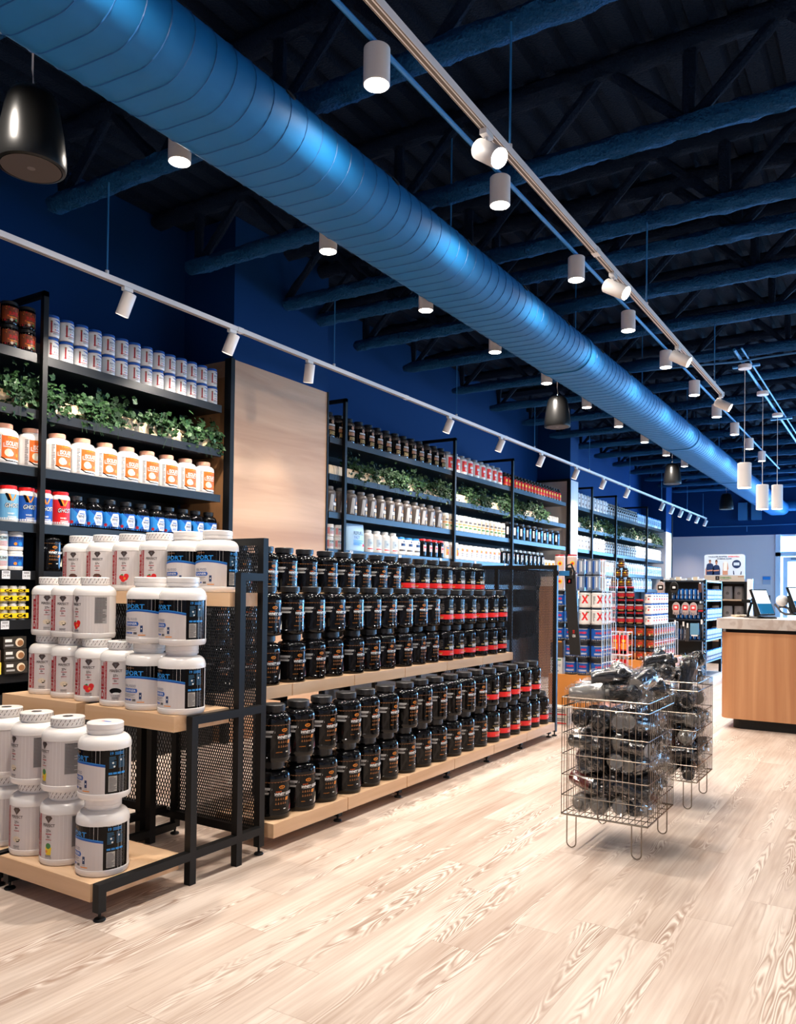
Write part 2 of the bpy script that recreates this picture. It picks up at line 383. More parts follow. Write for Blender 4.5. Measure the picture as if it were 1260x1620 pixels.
MB().box(XL, -4.802, 19.75, 20.3, 2.80, ZD, bluewall).build('column_top', o, smooth=False)
MB().box(-4.84, -4.785, 20.3, 20.37, 0, 3.25, black).build('corner_trim', o, smooth=False)
o = struct('baseboard_back', MB().box(XL, -2.72, YB-.015, YB, 0, .1, white))

# ================================================================ CEILING SERVICES
# flat-oval duct with spiral seam and round nozzles
DZ = 3.496; rr_ = .168; xl, xr = (2.196*.81-rr_)/.5864*-1, -(rr_+2.196*.723)/.691
def oval(k, rad):
    """k in 0..1 round the section; returns x, z"""
    Lf = xr-xl; P = 2*Lf+2*PI*rad; s_ = k*P
    if s_ < Lf: return (xl+s_, DZ-rad)
    s_ -= Lf
    if s_ < PI*rad: a = -PI/2+s_/rad; return (xr+rad*math.cos(a), DZ+rad*math.sin(a))
    s_ -= PI*rad
    if s_ < Lf: return (xr-s_, DZ+rad)
    s_ -= Lf; a = PI/2+s_/rad; return (xl+rad*math.cos(a), DZ+rad*math.sin(a))
dt = thing('air_duct', 'long bright blue spiral air duct hung below the ceiling joists', 'duct', (0, 0, 0))
m_ = MB(); n = 40; ys = [YF+.05]+[k*1.0 for k in range(-2, 22)]+[YB-.3]; rings_ = []
for y in ys: rings_.append([m_.bm.verts.new((oval(i/n, rr_)[0], y, oval(i/n, rr_)[1])) for i in range(n)])
for A, B in zip(rings_, rings_[1:]):
    for i in range(n): m_.face([A[i], A[(i+1) % n], B[(i+1) % n], B[i]], duct_m)
m_.build('duct_body', dt)
m_ = MB(); pts = []; pitch = .118; y = -1.6; k = 0
while y < YB-.4:
    t = (k/30) % 1; X_, Z_ = oval(t, rr_+.001); pts.append((X_, y, Z_)); k += 1; y += pitch/30
# ribbon-like raised seam
for a, b2 in zip(pts, pts[1:]):
    pass
prev = None
for i, p in enumerate(pts):
    X_, Y_, Z_ = p; cx = min(max(X_, xl), xr); nrm = Vector((X_-cx, 0, Z_-DZ)).normalized()
    A = m_.bm.verts.new(Vector(p)+Vector((0, -.0035, 0))-nrm*.001); B = m_.bm.verts.new(Vector(p)+nrm*.0028); C_ = m_.bm.verts.new(Vector(p)+Vector((0, .0035, 0))-nrm*.001)
    if prev: m_.face([prev[0], A, B, prev[1]], duct_seam); m_.face([prev[1], B, C_, prev[2]], duct_seam)
    prev = (A, B, C_)
m_.build('spiral_seam', dt, smooth=False, recalc=False)
# slip joints between duct lengths
for y in (7.05, 11.6, 15.5, 19.2):
    m_ = MB(); R_ = []
    for dy, e in ((-.05, 0), (-.045, .008), (.045, .008), (.05, 0)): R_.append([m_.bm.verts.new((oval(i/n, rr_+.002+e)[0], y+dy, oval(i/n, rr_+.002+e)[1])) for i in range(n)])
    for A, B in zip(R_, R_[1:]):
        for i in range(n): m_.face([A[i], A[(i+1) % n], B[(i+1) % n], B[i]], duct_m)
    m_.build('duct_joint', dt)
for k in range(20):
    y = 1.92+.914*k
    if y > YB-1: break
    a = .62; X_ = xr+rr_*math.cos(a); Z_ = DZ+rr_*math.sin(a); nv = Vector((math.cos(a), 0, math.sin(a)))
    p = Vector((X_, y, Z_)); MB().cyl(p-nv*.01, p+nv*.006, .028, hole_m, 16).build('air_nozzle', dt)
for k, y in enumerate((2.1, 4.61, 7.0, 9.22, 11.5, 13.8, 16.1, 18.5)):
    MB().cyl((xr+.02, y, DZ+rr_-.02), (xr+.02, y, ZD), .006, bluepipe, 6).box(xr-.03, xr+.06, y-.03, y+.03, DZ+rr_-.005, DZ+rr_+.01, bluepipe).build('duct_hanger', dt)
dd = MB(); dd.cyl((-2.9, YB-.35, 3.55), (XR-1, YB-.35, 3.55), .13, duct_m, 24)
tag(dd.build('cross_duct'), 'light blue round duct running along the far wall above the door', 'duct')
cx = MB(); cx.box(-3.6, -3.38, YB-.16, YB, 3.2, 3.62, bluewall).box(-3.28, -3.05, YB-.16, YB, 3.2, 3.66, bluewall)
bb = MB().box(-3.6, -3.38, YB-.16, YB, 3.25, 3.7, bluepipe); tag(bb.build('electrical_box', smooth=False), 'blue painted electrical box high on the far wall, further from the door', 'electrical box')
bb = MB().box(-3.28, -3.05, YB-.16, YB, 3.25, 3.74, bluepipe); tag(bb.build('electrical_box', smooth=False), 'blue painted electrical box high on the far wall, nearer the door', 'electrical box')
pp = MB(); pp.tube([(-4.4, YB-.05, 3.1), (-3.2, YB-.05, 3.1), (-1.6, YB-.05, 3.12), (0, YB-.05, 3.25)], .012, bluepipe, 6)
pp.cyl((-3.4, YB-.05, 3.1), (-3.4, YB-.05, 2.95), .01, bluepipe, 6)
tag(pp.build('wall_conduit'), 'thin blue conduit crossing the far wall above the grey paint', 'conduit')
# conduits carrying the downlights
for x, nm in ((-3.36, 'thin blue conduit over the row of downlights beside the product wall'), (-2.06, 'thin blue conduit over the row of downlights beside the long lighting track')):
    o = MB().cyl((x, 1.2, 3.83), (x, 17.5, 3.83), .0135, bluepipe, 8).build('ceiling_conduit'); tag(o, nm, 'conduit')
o = MB().cyl((-1.48, 8.9, 3.86), (-1.48, 16.5, 3.86), .016, bluepipe, 8).cyl((-1.41, 8.9, 3.87), (-1.41, 14.5, 3.87), .010, bluepipe, 8).box(-1.6, -1.32, 9.5, 9.56, 3.83, 3.85, bluepipe).box(-1.6, -1.32, 12.6, 12.66, 3.83, 3.85, bluepipe).build('ceiling_conduit')
tag(o, 'pair of blue conduits carrying the three hanging pendant lamps', 'conduit')
o = MB().tube([(-2.6, 9.0, 3.8), (-1.5, 9.15, 3.8), (-.6, 9.3, 3.86), (.6, 9.3, 3.83)], .012, bluepipe, 6).build('ceiling_cable'); tag(o, 'blue cable crossing under the joists beside the first pendant', 'cable')

# cylinder downlights
def dl_meshes():
    R = .062; H = .172
    hb = MB().lathe([(R-.006, .012), (R-.004, 0), (R, .003), (R, H-.004), (R-.004, H), (0, H)], whitem, 32).mesh('lamp_housing')
    fc = MB().lathe([(0, .010), (R-.006, .010)], glow, 32).mesh('lamp_face')
    return hb, fc
dlh, dlf = dl_meshes()
def downlight(x, y, z, lab, grp, e=E_DOWN, vis=True):
    t = thing('cylinder_downlight', lab, 'ceiling light', (x, y, z), 0, grp)
    add('lamp_housing', dlh, t); add('lamp_face', dlf, t)
    light('SPOT', 'downlight_lamp', (x, y, z-.004), e, WARM, .045, (x, y, 0), math.radians(150), blend=.9)
for k in range(11):
    y = 1.69+1.346*k
    downlight(-3.36, y, 3.636, f'white cylinder downlight behind the blue duct, {ORD[k]} from the near end', 'downlights behind the duct')
for k in range(11):
    y = 1.69+1.346*k
    downlight(-2.06, y, 3.636, f'white cylinder downlight between duct and track, {ORD[k]} from the near end', 'downlights beside the long track')
for x in (0.2, 1.6, 3.4):
    for k in range(8): downlight(x, -1.0+2.4*k, 3.636, f'added unseen white downlight over the open floor, {ORD[int(x)]} row from the track, {ORD[k]} along', 'added downlights over the open floor', E_DOWN*.2)  # rows out of view, added to help light the floor
# lighting tracks
def track(x, y0, y1, z, lab, rods, cap):
    t = thing('lighting_track', lab, 'lighting track', (0, 0, 0))
    m_ = MB(); m_.box(x-.018, x+.018, y0, y1, z, z+.034, whitem); dk = mat('track_slot', (.16, .12, .09), .6)
    m_.box(x-.006, x+.006, y0, y1, z-.0012, z, dk); m_.box(x-.0165, x-.0125, y0, y1, z-.0012, z, dk); m_.box(x+.0125, x+.0165, y0, y1, z-.0012, z, dk)
    m_.build('track_rail', t, smooth=False)
    MB().box(x-.022, x+.022, y1-.02, y1+.01, z-.003, z+.037, white).build('end_cap', t, smooth=False)
    y = y0+1.1
    while y < y1: MB().box(x-.0195, x+.0195, y, y+.06, z-.002, z+.036, white).build('rail_joiner', t, smooth=False); y += 2.44
    for y in rods: MB().cyl((x, y, z+.034), (x, y, ZJ+.02), .0055, bluepipe, 6).cyl((x, y, z+.034), (x, y, z+.06), .012, whitem, 8).build('suspension_rod', t)
ZT = 3.262
track(-4.3, -1.5, 21.86, ZT, 'long white lighting track hung in front of the product wall', (.8, 3.3, 5.72, 8.05, 10.35, 12.65, 14.95, 17.3, 19.7, 21.5), None)
track(-1.505, -1.5, 8.38, ZT+.005, 'white lighting track ending above the open floor near the counter', (.7, 3.3, 5.6, 8.0), None)
R_ = .043; HL = .155
thb = MB().lathe([(0, 0), (R_-.003, 0), (R_, .004), (R_, HL-.003), (R_-.002, HL), (R_-.006, HL-.012)], whitem, 28).mesh('spot_housing')
thf = MB().lathe([(0, HL-.011), (R_-.005, HL-.011)], mat('lens_dim', (.9, .85, .8), .4, emit=(1, .88, .75), es=5), 24).mesh('spot_lens')
thf2 = MB().lathe([(0, HL-.011), (R_-.005, HL-.011)], mat('lens_bright', (1, 1, 1), .4, emit=(1, .9, .78), es=70), 24).mesh('spot_lens')
tha = MB().box(-.016, .016, -.035, .035, -.024, 0, white).cyl((0, 0, -.085), (0, 0, -.02), .0075, white, 10).mesh('track_adapter')
def head(x, y, z, d, lab, grp, e, bright=False, cone=88):
    t = thing('track_spotlight', lab, 'track spotlight', (x, y, z), 0, grp)
    add('track_adapter', tha, t)
    d = Vector(d).normalized(); piv = Vector((0, 0, -.088))
    for nm, me in (('spot_housing', thb), ('spot_lens', thf2 if bright else thf)):
        o = add(nm, me, t); o.rotation_mode = 'QUATERNION'; o.rotation_quaternion = d.to_track_quat('Z', 'Y'); o.location = piv-d*.055
    p = Vector((x, y, z))+piv+d*(HL-.055+.004)
    light('SPOT', 'track_lamp', p, e, WARM, .03, p+d, math.radians(cone), blend=1.0)
for k, y in enumerate((.6, 2.0, 3.46, 4.43, 5.37, 7.88, 9.25, 10.6, 12.03, 13.38, 14.79, 17.37, 18.23, 19.07, 19.95, 20.83, 21.82)):
    head(-4.3, y, ZT, (-.36, -.12, -.92) if k != 4 else (-.2, .1, -.97) if k < 11 else (-.35, -.3, -.85), f'white track spotlight over the product wall, {ORD[k]} from the near end', 'spotlights on the product wall track', E_TRACK*(.42 if k == 4 else .85 if k < 4 else 1), False, 62 if k == 4 else 112 if k < 4 else 100)
for k, (y, d) in enumerate(((1.0, (.5, -.2, -.8)), (3.06, (.75, -.27, -.6)), (4.84, (.9, -.1, -.55)), (6.53, (.85, .05, -.5)), (8.33, (.85, .05, -.5)))):
    head(-1.505, y, ZT+.005, d, f'white spotlight on the short open-floor track, {ORD[k]} from the near end', 'spotlights on the open floor track', E_TRACK_R, True)
# pendant speakers
spk_m = mat('speaker_gloss_black', (.006, .006, .006), .3, spec=.3); grille = mat('speaker_grille', (.055, .038, .03), .7)
sp_b = MB().lathe([(.132, 0), (.146, .004), (.150, .02), (.148, .07), (.136, .17), (.118, .27), (.106, .315), (.090, .342), (.060, .354), (0, .358)], spk_m, 40).mesh('speaker_shell')
sp_g = MB().lathe([(0, .004), (.02, .0035), (.128, .0)], grille, 40).lathe([(0, .001), (.018, .001)], mat('grille_badge', (.12, .09, .08), .5), 16).mesh('speaker_grille')
for k, (x, y) in enumerate(((-3.36, 2.16), (-3.35, 8.73), (-3.35, 14.2), (-3.3, 18.96))):
    t = thing('pendant_speaker', ['large glossy black pendant speaker at the near end beside the duct', 'black pendant speaker hanging over the gondola, second from the near end', 'black pendant speaker hanging third from the near end of the duct', 'small-looking black pendant speaker hanging before the far blue wall'][k], 'speaker', (x, y, 3.2), 0, 'pendant speakers along the duct')
    add('speaker_shell', sp_b, t); add('speaker_grille', sp_g, t)
    MB().tube([(0, 0, .355), (.004, 0, .39), (-.006, 0, .46), (.0, 0, ZD-3.2)], .005, whitem, 6).cyl((0, 0, .352), (0, 0, .385), .012, chrome, 10).build('suspension_cable', t)
# pendants above the counter
for k, (y, z) in enumerate(((9.45, 2.475), (10.8, 2.365), (12.2, 2.50))):
    t = thing('pendant_lamp', ['white cylinder pendant lamp first over the wooden counter, nearest the track end'.replace('nearest', 'next to'), 'white cylinder pendant lamp hanging lowest, between the other two pendants', 'white cylinder pendant lamp last in line towards the glazed door'][k], 'pendant lamp', (-1.46, y, z), 0, 'pendant lamps by the counter')
    R = .072; H = .275+.03*k
    MB().lathe([(R-.006, .012), (R-.003, 0), (R, .003), (R, H-.004), (R-.004, H), (0, H)], whitem, 32).build('lamp_shade', t)
    MB().lathe([(0, .008), (R-.006, .008)], glow_p, 32).build('lamp_face', t)
    MB().cyl((0, 0, H), (0, 0, 3.80-z), .0035, whitem, 6).build('cord', t)
    MB().lathe([(0, 0), (.068, 0), (.07, .004), (.07, .042), (0, .045)], whitem, 28, Matrix.Translation((0, 0, 3.79-z))).build('ceiling_canopy', t)
    light('SPOT', 'pendant_bulb', (-1.46, y, z-.005), 45, WARM, .05, (-1.46, y, 0), math.radians(120), blend=.8)

# ================================================================ PRODUCT CONTAINERS
class Proto:
    def __init__(s): s.nodes = []      # (name, mesh, parent index or -1 for the thing, label)
    def add(s, name, me, par=-1): s.nodes.append((name, me, par)); return len(s.nodes)-1
def place(pr, name, loc, rz, label, cat, group=None):
    t = thing(name, label, cat, loc, rz, group); made = []
    for nm, me, par in pr.nodes:
        o = add(nm, me, t if par < 0 else made[par]); made.append(o)
    return t
def jar_body(r, H, cap_r, cap_h, sh, mt, n=32, groove=True):
    z1 = H-cap_h; zs = z1-sh; p = [(0, .006), (r*.8, .004), (r*.86, 0), (r*.95, .002), (r*.985, .008), (r, .018)]
    if groove: p += [(r, .026), (r-.0018, .028), (r-.0018, zs-.012), (r, zs-.010)]
    p += [(r, zs)]
    for k in range(1, 8):
        a = PI/2*k/7; p.append((cap_r*.93+(r-cap_r*.93)*math.cos(a), zs+sh*.86*math.sin(a)))
    p += [(cap_r*.93, z1+.004)]
    return MB().lathe(p, mt, n).mesh('body')
def jar_lid(H, cap_r, cap_h, mt, n=48, ribs=.0012, ring=None, pat=None):
    z1 = H-cap_h; m = MB()
    pr = [(cap_r*.9, z1), (cap_r, z1+.001), (cap_r, H-.004), (cap_r-.003, H-.0005), (cap_r-.008, H), (0, H-.001)]
    m.lathe(pr, mt, n, wob=(lambda a, z: ribs*(1 if int(round(a/(2*PI)*n)) % 2 else 0) if z < H-.0035 else 0) if ribs else None)
    if pat:
        mt2, mt3 = pat
        for rw in range(2):
            for i in range(24):
                a = 2*PI*(i+.5*rw)/24; z = z1+cap_h*(.28+.38*rw); c = []
                for du, dv in ((-.004, -.005), (-.0015, -.005), (.004, .005), (.0015, .005)):
                    aa = a+du/cap_r; c.append(m.bm.verts.new(((cap_r+.0006)*math.cos(aa), (cap_r+.0006)*math.sin(aa), z+dv)))
                m.face(c, mt2 if i % 2 else mt3)
        m.lathe([(.0, H+.0006), (.022, H+.0006)], mt3, 14)
    return m.mesh('lid', recalc=not pat)
orange_p = mat('print_orange', (.85, .28, .02), .45); orange_d = mat('print_dark_orange', (.25, .09, .015), .5)
wht = mat('print_white', (.80, .80, .78), .45); silver = mat('print_silver', (.42, .42, .42), .35)
blk_lab = mat('label_black', (.003, .0026, .0026), .12, spec=.2); jarblk = mat('jar_black', (.002, .002, .0025), .10, spec=.36)
lidblk = mat('lid_black', (.012, .012, .013), .38); red_p = mat('print_red', (.78, .012, .012), .42); dred = mat('print_dark_red', (.42, .006, .014), .5)
blue_p = mat('print_blue', (.006, .09, .42), .45); lblue = mat('print_light_blue', (.02, .26, .68), .45); navy = mat('print_navy', (.008, .03, .11), .42)
grayp = mat('print_grey', (.11, .10, .10), .55); labgrey = mat('label_pearl', (.66, .60, .575), .5); jarwht = mat('jar_white', (.86, .82, .78), .26, coat=.15)
brown_p = mat('print_cocoa', (.10, .035, .02), .6); cream = mat('print_cream', (.75, .62, .45), .6); gold = mat('print_gold', (.45, .30, .10), .4)
green_p = mat('print_green', (.05, .22, .05), .5); yellow = mat('print_yellow', (.85, .60, .01), .45); jarclear = mat('jar_smoke', (.06, .05, .045), .2)
burnt = mat('print_burnt_orange', (.74, .12, .004), .5); amber = mat('print_amber', (.28, .12, .045), .5)

# --- black whey tub with gold print
GR, GH = .092, .288
def gold_proto(flav):
    P = Proto(); P.add('body', jar_body(GR, GH, .058, .034, .052, jarblk))
    P.add('lid', jar_lid(GH, .059, .034, lidblk, 56))
    f = Flat(); z0, z1 = .03, .192; u = .125
    f.rect(-u, z0, u, z1, blk_lab, 0)
    f.rect(-u+.01, z1-.003, u, z1-.0015, orange_d, 1)
    for k in range(14): f.rect(-u+.02+.016*k, z1-.0055, -u+.029+.016*k, z1-.0035, amber, 1)
    f.rect(-u, .150, -.052, .162, silver, 1).rect(-u, .128, -.060, .138, silver, 1)
    f.poly([(-.052, z1-.006), (-.046, z1-.006), (-.060, .128), (-.045, .10), (-.085, z0), (-.095, z0), (-.066, .10), (-.07, .128)], jarblk, 2)
    f.rect(-u, .141, -.075, .148, grayp, 1)
    # round emblem
    for k in range(20):
        a = 2*PI*k/20; b2 = 2*PI*(k+1)/20
        f.poly([(.0+.017*math.cos(a), .163+.0085*math.sin(a)), (.0+.017*math.cos(b2), .163+.0085*math.sin(b2)), (.0+.013*math.cos(b2), .163+.0055*math.sin(b2)), (.0+.013*math.cos(a), .163+.0055*math.sin(a))], orange_p, 2)
    f.text('PVL', 0, .1595, .007, orange_p, 2, bold=.02)
    f.text('GOLD SERIES', 0, .1485, .0028, orange_d, 2)
    f.text('PREMIUM', -.018, .138, .0055, burnt, 2, shear=.2, bold=.02)
    f.text('WHEY GOLD', .020, .121, .0145, wht, 2, shear=.35, bold=.045, w=.118)
    f.rect(-.034, .1175, .05, .119, silver, 1)
    for r_ in range(2):
        for c in range(4 if r_ == 0 else 5):
            x = -.036+.0135*c; z = .098-.022*r_
            f.rect(x, z, x+.008, z+.006, orange_d, 1).rect(x+.002, z+.007, x+.006, z+.011, orange_d, 1)
    f.poly([(.020, .094), (.038, .094), (.042, .110), (.024, .110)], orange_p, 2).text('32', .031, .098, .008, blk_lab, 3)
    f.text('CHOCOLATE' if flav else 'VANILLA', -.03, .050, .004, orange_p, 2).rect(.010, .050, .024, .055, wht, 2)
    f.poly([(.045, z0+.004), (.105, z0+.004), (.10, .075), (.082, .092), (.070, .070), (.055, .060)], cream if not flav else brown_p, 1)
    if flav: f.poly([(.06, .04), (.09, .042), (.085, .066), (.07, .058)], dred, 2)
    f.rect(.045, z0+.004, .105, z0+.008, silver, 2)
    f.disc(.092, .160, .010, grayp, 1); f.text('Q', .092, .155, .009, wht, 2)
    P.add('label', f.mesh('label', GR-.0022, step=.016)); return P
# --- black tub with a red band
def red_proto():
    P = Proto(); P.add('body', jar_body(GR-.002, GH-.004, .060, .038, .046, jarblk))
    P.add('lid', jar_lid(GH-.004, .062, .038, lidblk, 56))
    f = Flat(); f.rect(-.13, .03, .13, .195, blk_lab, 0).rect(-.13, .045, .13, .084, red_p, 1)
    f.text('GOLD STANDARD', .0, .126, .007, gold, 2, bold=.02).text('OPTIMUM', 0, .150, .0075, wht, 2, shear=.2).rect(-.022, .146, .022, .1475, silver, 2)
    f.text('100%', -.043, .098, .012, gold, 2, bold=.03).text('WHEY', .012, .090, .030, wht, 2, bold=.04, w=.072)
    f.text('DOUBLE RICH', .02, .066, .007, yellow, 2).text('CHOCOLATE', .02, .053, .008, wht, 2)
    f.rect(-.12, .052, -.085, .056, wht, 2).rect(-.12, .062, -.08, .066, yellow, 2).lines(-.125, -.075, .095, .17, 12, grayp, 1, 5)
    P.add('label', f.mesh('label', GR-.0042, step=.016)); return P
# --- tall white tub, vertical red lettering, speckled lid
DR, DH = .102, .303
def diesel_proto(flav, seed):
    P = Proto(); P.add('body', jar_body(DR, DH, .068, .036, .045, jarwht, 40))
    P.add('lid', jar_lid(DH, .069, .036, jarwht, 56, 0, None, (brown_p, blk_lab)))
    f = Flat(); z0, z1 = .026, .214; U = .17
    f.rect(-U, z0, U, z1, labgrey, 0)
    f.rect(-.057, z0+.008, -.044, z1-.004, dred, 1).text('100% NEW ZEALAND WHEY ISOLATE', -.0475, z0+.012, .007, labgrey, 2, w=.17, al='l', rot=PI/2)
    f.text('DIESEL', -.061, z0+.008, .026, dred, 2, w=.172, al='l', rot=PI/2, bold=.05)
    dk = mat('print_gem', (.09, .06, .05), .3, .5)
    f.poly([(-.018, .198), (-.011, .207), (.011, .207), (.018, .198), (0, .176)], dk, 2).poly([(-.006, .199), (.005, .199), (0, .181)], grayp, 3)
    f.text('PERFECT', 0, .162, .012, dk, 2, w=.058, bold=.02).text('SPORTS', 0, .159, .003, grayp, 2)
    f.text('27g', 0, .136, .015, dk, 2, bold=.03).rect(-.014, .130, .014, .1335, dred, 2).text('0g', 0, .112, .014, dk, 2, bold=.03).rect(-.014, .107, .014, .1095, dred, 2)
    if flav == 0: f.disc(0, .072, .020, cream, 1, ry=.013).poly([(-.004, .073), (.018, .073), (.013, .062), (.002, .060)], blk_lab, 2).disc(.006, .069, .008, cream, 3, ry=.004)
    elif flav == 1:
        for q in ((-.012, .072), (.010, .068), (-.002, .060), (.014, .078)): f.disc(q[0], q[1], .013, red_p, 2)
        f.disc(.006, .066, .006, orange_p, 3).poly([(-.02, .082), (-.006, .090), (0, .08)], green_p, 3)
    elif flav == 2:
        f.poly([(-.024, .082), (.024, .082), (.018, .050), (-.016, .050)], brown_p, 2).disc(0, .084, .018, brown_p, 2, ry=.007).disc(.006, .07, .006, dred, 3)
    elif flav == 3: f.disc(0, .074, .028, blk_lab, 2, ry=.014).disc(.004, .062, .018, wht, 3, ry=.005).text('COOKIES', 0, .048, .007, navy, 3)
    else: f.poly([(-.015, .078), (.016, .078), (.012, .046), (-.010, .046)], yellow, 2).disc(0, .083, .012, green_p, 2).disc(-.008, .06, .006, orange_p, 3)
    f.lines(-.016, .016, .036, .046, 3, grayp, 1, seed).text('2.27KG 5LBS', 0, .030, .0045, grayp, 2)
    f.rect(.095, .075, .155, .205, mat('nutrition_grey', (.36, .34, .33), .6), 1).lines(.097, .153, .078, .202, 22, grayp, 2, seed, .6).text('Nutrition Facts', .125, .199, .004, blk_lab, 3)
    P.add('label', f.mesh('label', DR-.0022, step=.014)); return P
# --- white tub with black and blue label
SR, SH = .105, .303
def sport_proto():
    P = Proto(); P.add('body', jar_body(SR, SH, .072, .040, .050, jarwht, 40))
    lm = MB(); z = SH-.040
    lm.lathe([(.066, z), (.0725, z+.001), (.0725, z+.012), (.071, z+.013), (.071, z+.016), (.0725, z+.017), (.0725, SH-.004), (.069, SH), (0, SH-.0005)], jarwht, 64, wob=lambda a, zz: .0007*(int(round(a/(2*PI)*64)) % 2) if z+.016 < zz < SH-.003 else 0)
    lm.lathe([(0, SH+.0003), (.016, SH+.0003)], blue_p, 12, Matrix.Translation((.01, 0, 0)) @ Matrix.Diagonal((1.5, .5, 1, 1))).lathe([(0, SH+.0006), (.006, SH+.0006)], red_p, 10, Matrix.Translation((-.012, 0, 0)))
    P.add('lid', lm.mesh('lid'))
    f = Flat(); z0, z1 = .028, .208
    f.rect(-.20, z0, .20, z1, blk_lab, 0)
    # pearl field with arched blue edge, and black side panel
    arc = [(-.15+.235*i/14, .128+.018*math.sin(PI*i/14*.9)) for i in range(15)]
    f.poly([(.085, z0), *arc[::-1], (-.15, z0)], labgrey, 1)
    f.bm.faces.ensure_lookup_table()
    for a, b2 in zip(arc, arc[1:]): f.poly([a, b2, (b2[0], b2[1]+.011), (a[0], a[1]+.011)], blue_p, 2).poly([(a[0], a[1]+.007), (b2[0], b2[1]+.007), (b2[0], b2[1]+.010), (a[0], a[1]+.010)], lblue, 3)
    f.text('progressive', -.052, .186, .010, amber, 2, w=.05).text('SPORT', -.038, .158, .021, lblue, 2, bold=.02, w=.112)
    f.text('REAL FOOD', -.052, .105, .011, navy, 2, w=.072).poly([(-.092, .080), (-.096, .088), (-.092, .099), (-.012, .099), (-.007, .090), (-.012, .080)], blue_p, 2).text('GAINER', -.050, .084, .011, wht, 3, w=.070, bold=.01)
    f.lines(-.095, -.02, .058, .076, 5, grayp, 2, 3, .35)
    for k in range(3): f.rect(-.095+.019*k, .044, -.079+.019*k, .051, blue_p, 2)
    f.rect(-.034, .042, -.016, .052, grayp, 2).rect(.0, .052, .012, .082, navy, 2).disc(.006, .068, .003, wht, 3).text('2.3 kg', .006, .045, .005, grayp, 2).rect(-.010, .037, .024, .041, orange_p, 2)
    # side panel print
    f.text('THE GOOD STUFF', .130, .199, .006, wht, 2, w=.062, bold=.03).text('19', .110, .182, .012, lblue, 2, bold=.03).lines(.122, .162, .181, .194, 3, lblue, 2, 4, .5)
    for c, sd in ((.100, 5), (.138, 8)): f.lines(c, c+.028, .128, .176, 10, mat('print_dim_blue', (.03, .13, .24), .5), 2, sd, .45)
    for q in ((.115, .150), (.148, .160), (.120, .135)): f.disc(q[0], q[1], .004, wht, 3)
    for k in range(4): f.rect(.098+.018*k, .104, .113+.018*k, .112, lblue, 2)
    f.rect(.098, .036, .132, .098, mat('nutrition_pale', (.5, .47, .42), .6), 2).lines(.100, .130, .038, .095, 12, grayp, 3, 9, .5).lines(.136, .168, .036, .098, 18, grayp, 2, 10, .4)
    P.add('label', f.mesh('label', SR-.0022, step=.014)); return P
# generic product with banded wrap
def banded(r, H, cap_r, cap_h, sh, body, lid, bands, prints=None, n=20, U=None):
    P = Proto(); P.add('body', jar_body(r, H, cap_r, cap_h, sh, body, n)); P.add('lid', jar_lid(H, cap_r, cap_h, lid, n+4, 0))
    f = Flat(); U = U or r*1.35; z1 = H-cap_h-sh-.006
    for (a, b2, mt) in bands: f.rect(-U, .014+(z1-.014)*a, U, .014+(z1-.014)*b2, mt, 0)
    if prints: prints(f, r, .014, z1)
    P.add('label', f.mesh('label', r-.0012, step=max(.012, r*.22))); return P
def pr_pheno(f, r, a, b):
    h = b-a; f.rect(-.030, a+h*.1, -.020, b-h*.08, dred, 1).disc(-.025, b-h*.14, .007, amber, 2); f.text('PHYTO', .012, a+h*.62, .014, navy, 2, w=.045, bold=.02).text('FUEL', .012, a+h*.47, .010, grayp, 2)
    for k in range(3): f.disc(.0+.012*k, a+h*.33, .004, (red_p, blue_p, dred)[k], 2)
    f.rect(-.034, a+h*.16, .04, a+h*.20, dred, 2).lines(-.015, .035, a+h*.02, a+h*.14, 3, grayp, 2, 2).poly([(-.01, b), (.055, b), (.055, b-.02), (.01, b-.008)], blue_p, 2)
def pr_iso(f, r, a, b):
    h = b-a; f.rect(-.055, a+h*.10, .085, b, burnt, 1).text('ISOLATE', .018, a+h*.60, .030, wht, 2, w=.096, bold=.02).text('100%', -.038, a+h*.62, .010, wht, 2, rot=PI/2)
    f.rect(-.04, a+h*.54, .05, a+h*.565, wht, 2).disc(-.012, a+h*.33, .026, cream, 2).disc(.004, a+h*.30, .016, wht, 3).text('TC NUTRITION', .01, b-h*.10, .006, yellow, 2)
    f.poly([(-.055, a+h*.16), (-.02, a+h*.04), (.085, a+h*.03), (.085, a+h*.0), (-.025, a+h*.0), (-.06, a+h*.13)], blk_lab, 2).disc(.05, a+h*.27, .012, orange_p, 2).rect(-.085, a, -.06, b, wht, 1).lines(-.083, -.062, a, b, 16, grayp, 2, 4)
def pr_ghost(c):
    def g(f, r, a, b):
        h = b-a; f.rect(-.08, a, .08, b-h*.06, c, 1).poly([(-.03, b-.004), (-.018, b-.004), (-.004, b-h*.24), (-.010, b-h*.3)], orange_p, 2).poly([(.014, b-.004), (.026, b-.004), (.0, b-h*.3), (-.004, b-h*.24)], orange_p, 2).poly([(-.05, b), (-.03, b), (-.012, b-h*.28), (-.03, b-h*.28)], blk_lab, 2)
        f.text('GHOST', .0, a+h*.45, .032, blk_lab, 3, w=.098, shear=.25, bold=.07).text('GHOST', .001, a+h*.46, .029, wht, 4, w=.093, shear=.25, bold=.01).text('WHEY', -.01, a+h*.20, .011, wht, 2, bold=.03)
        f.lines(-.03, .03, a+h*.08, a+h*.15, 2, wht, 2, 3)
    return g
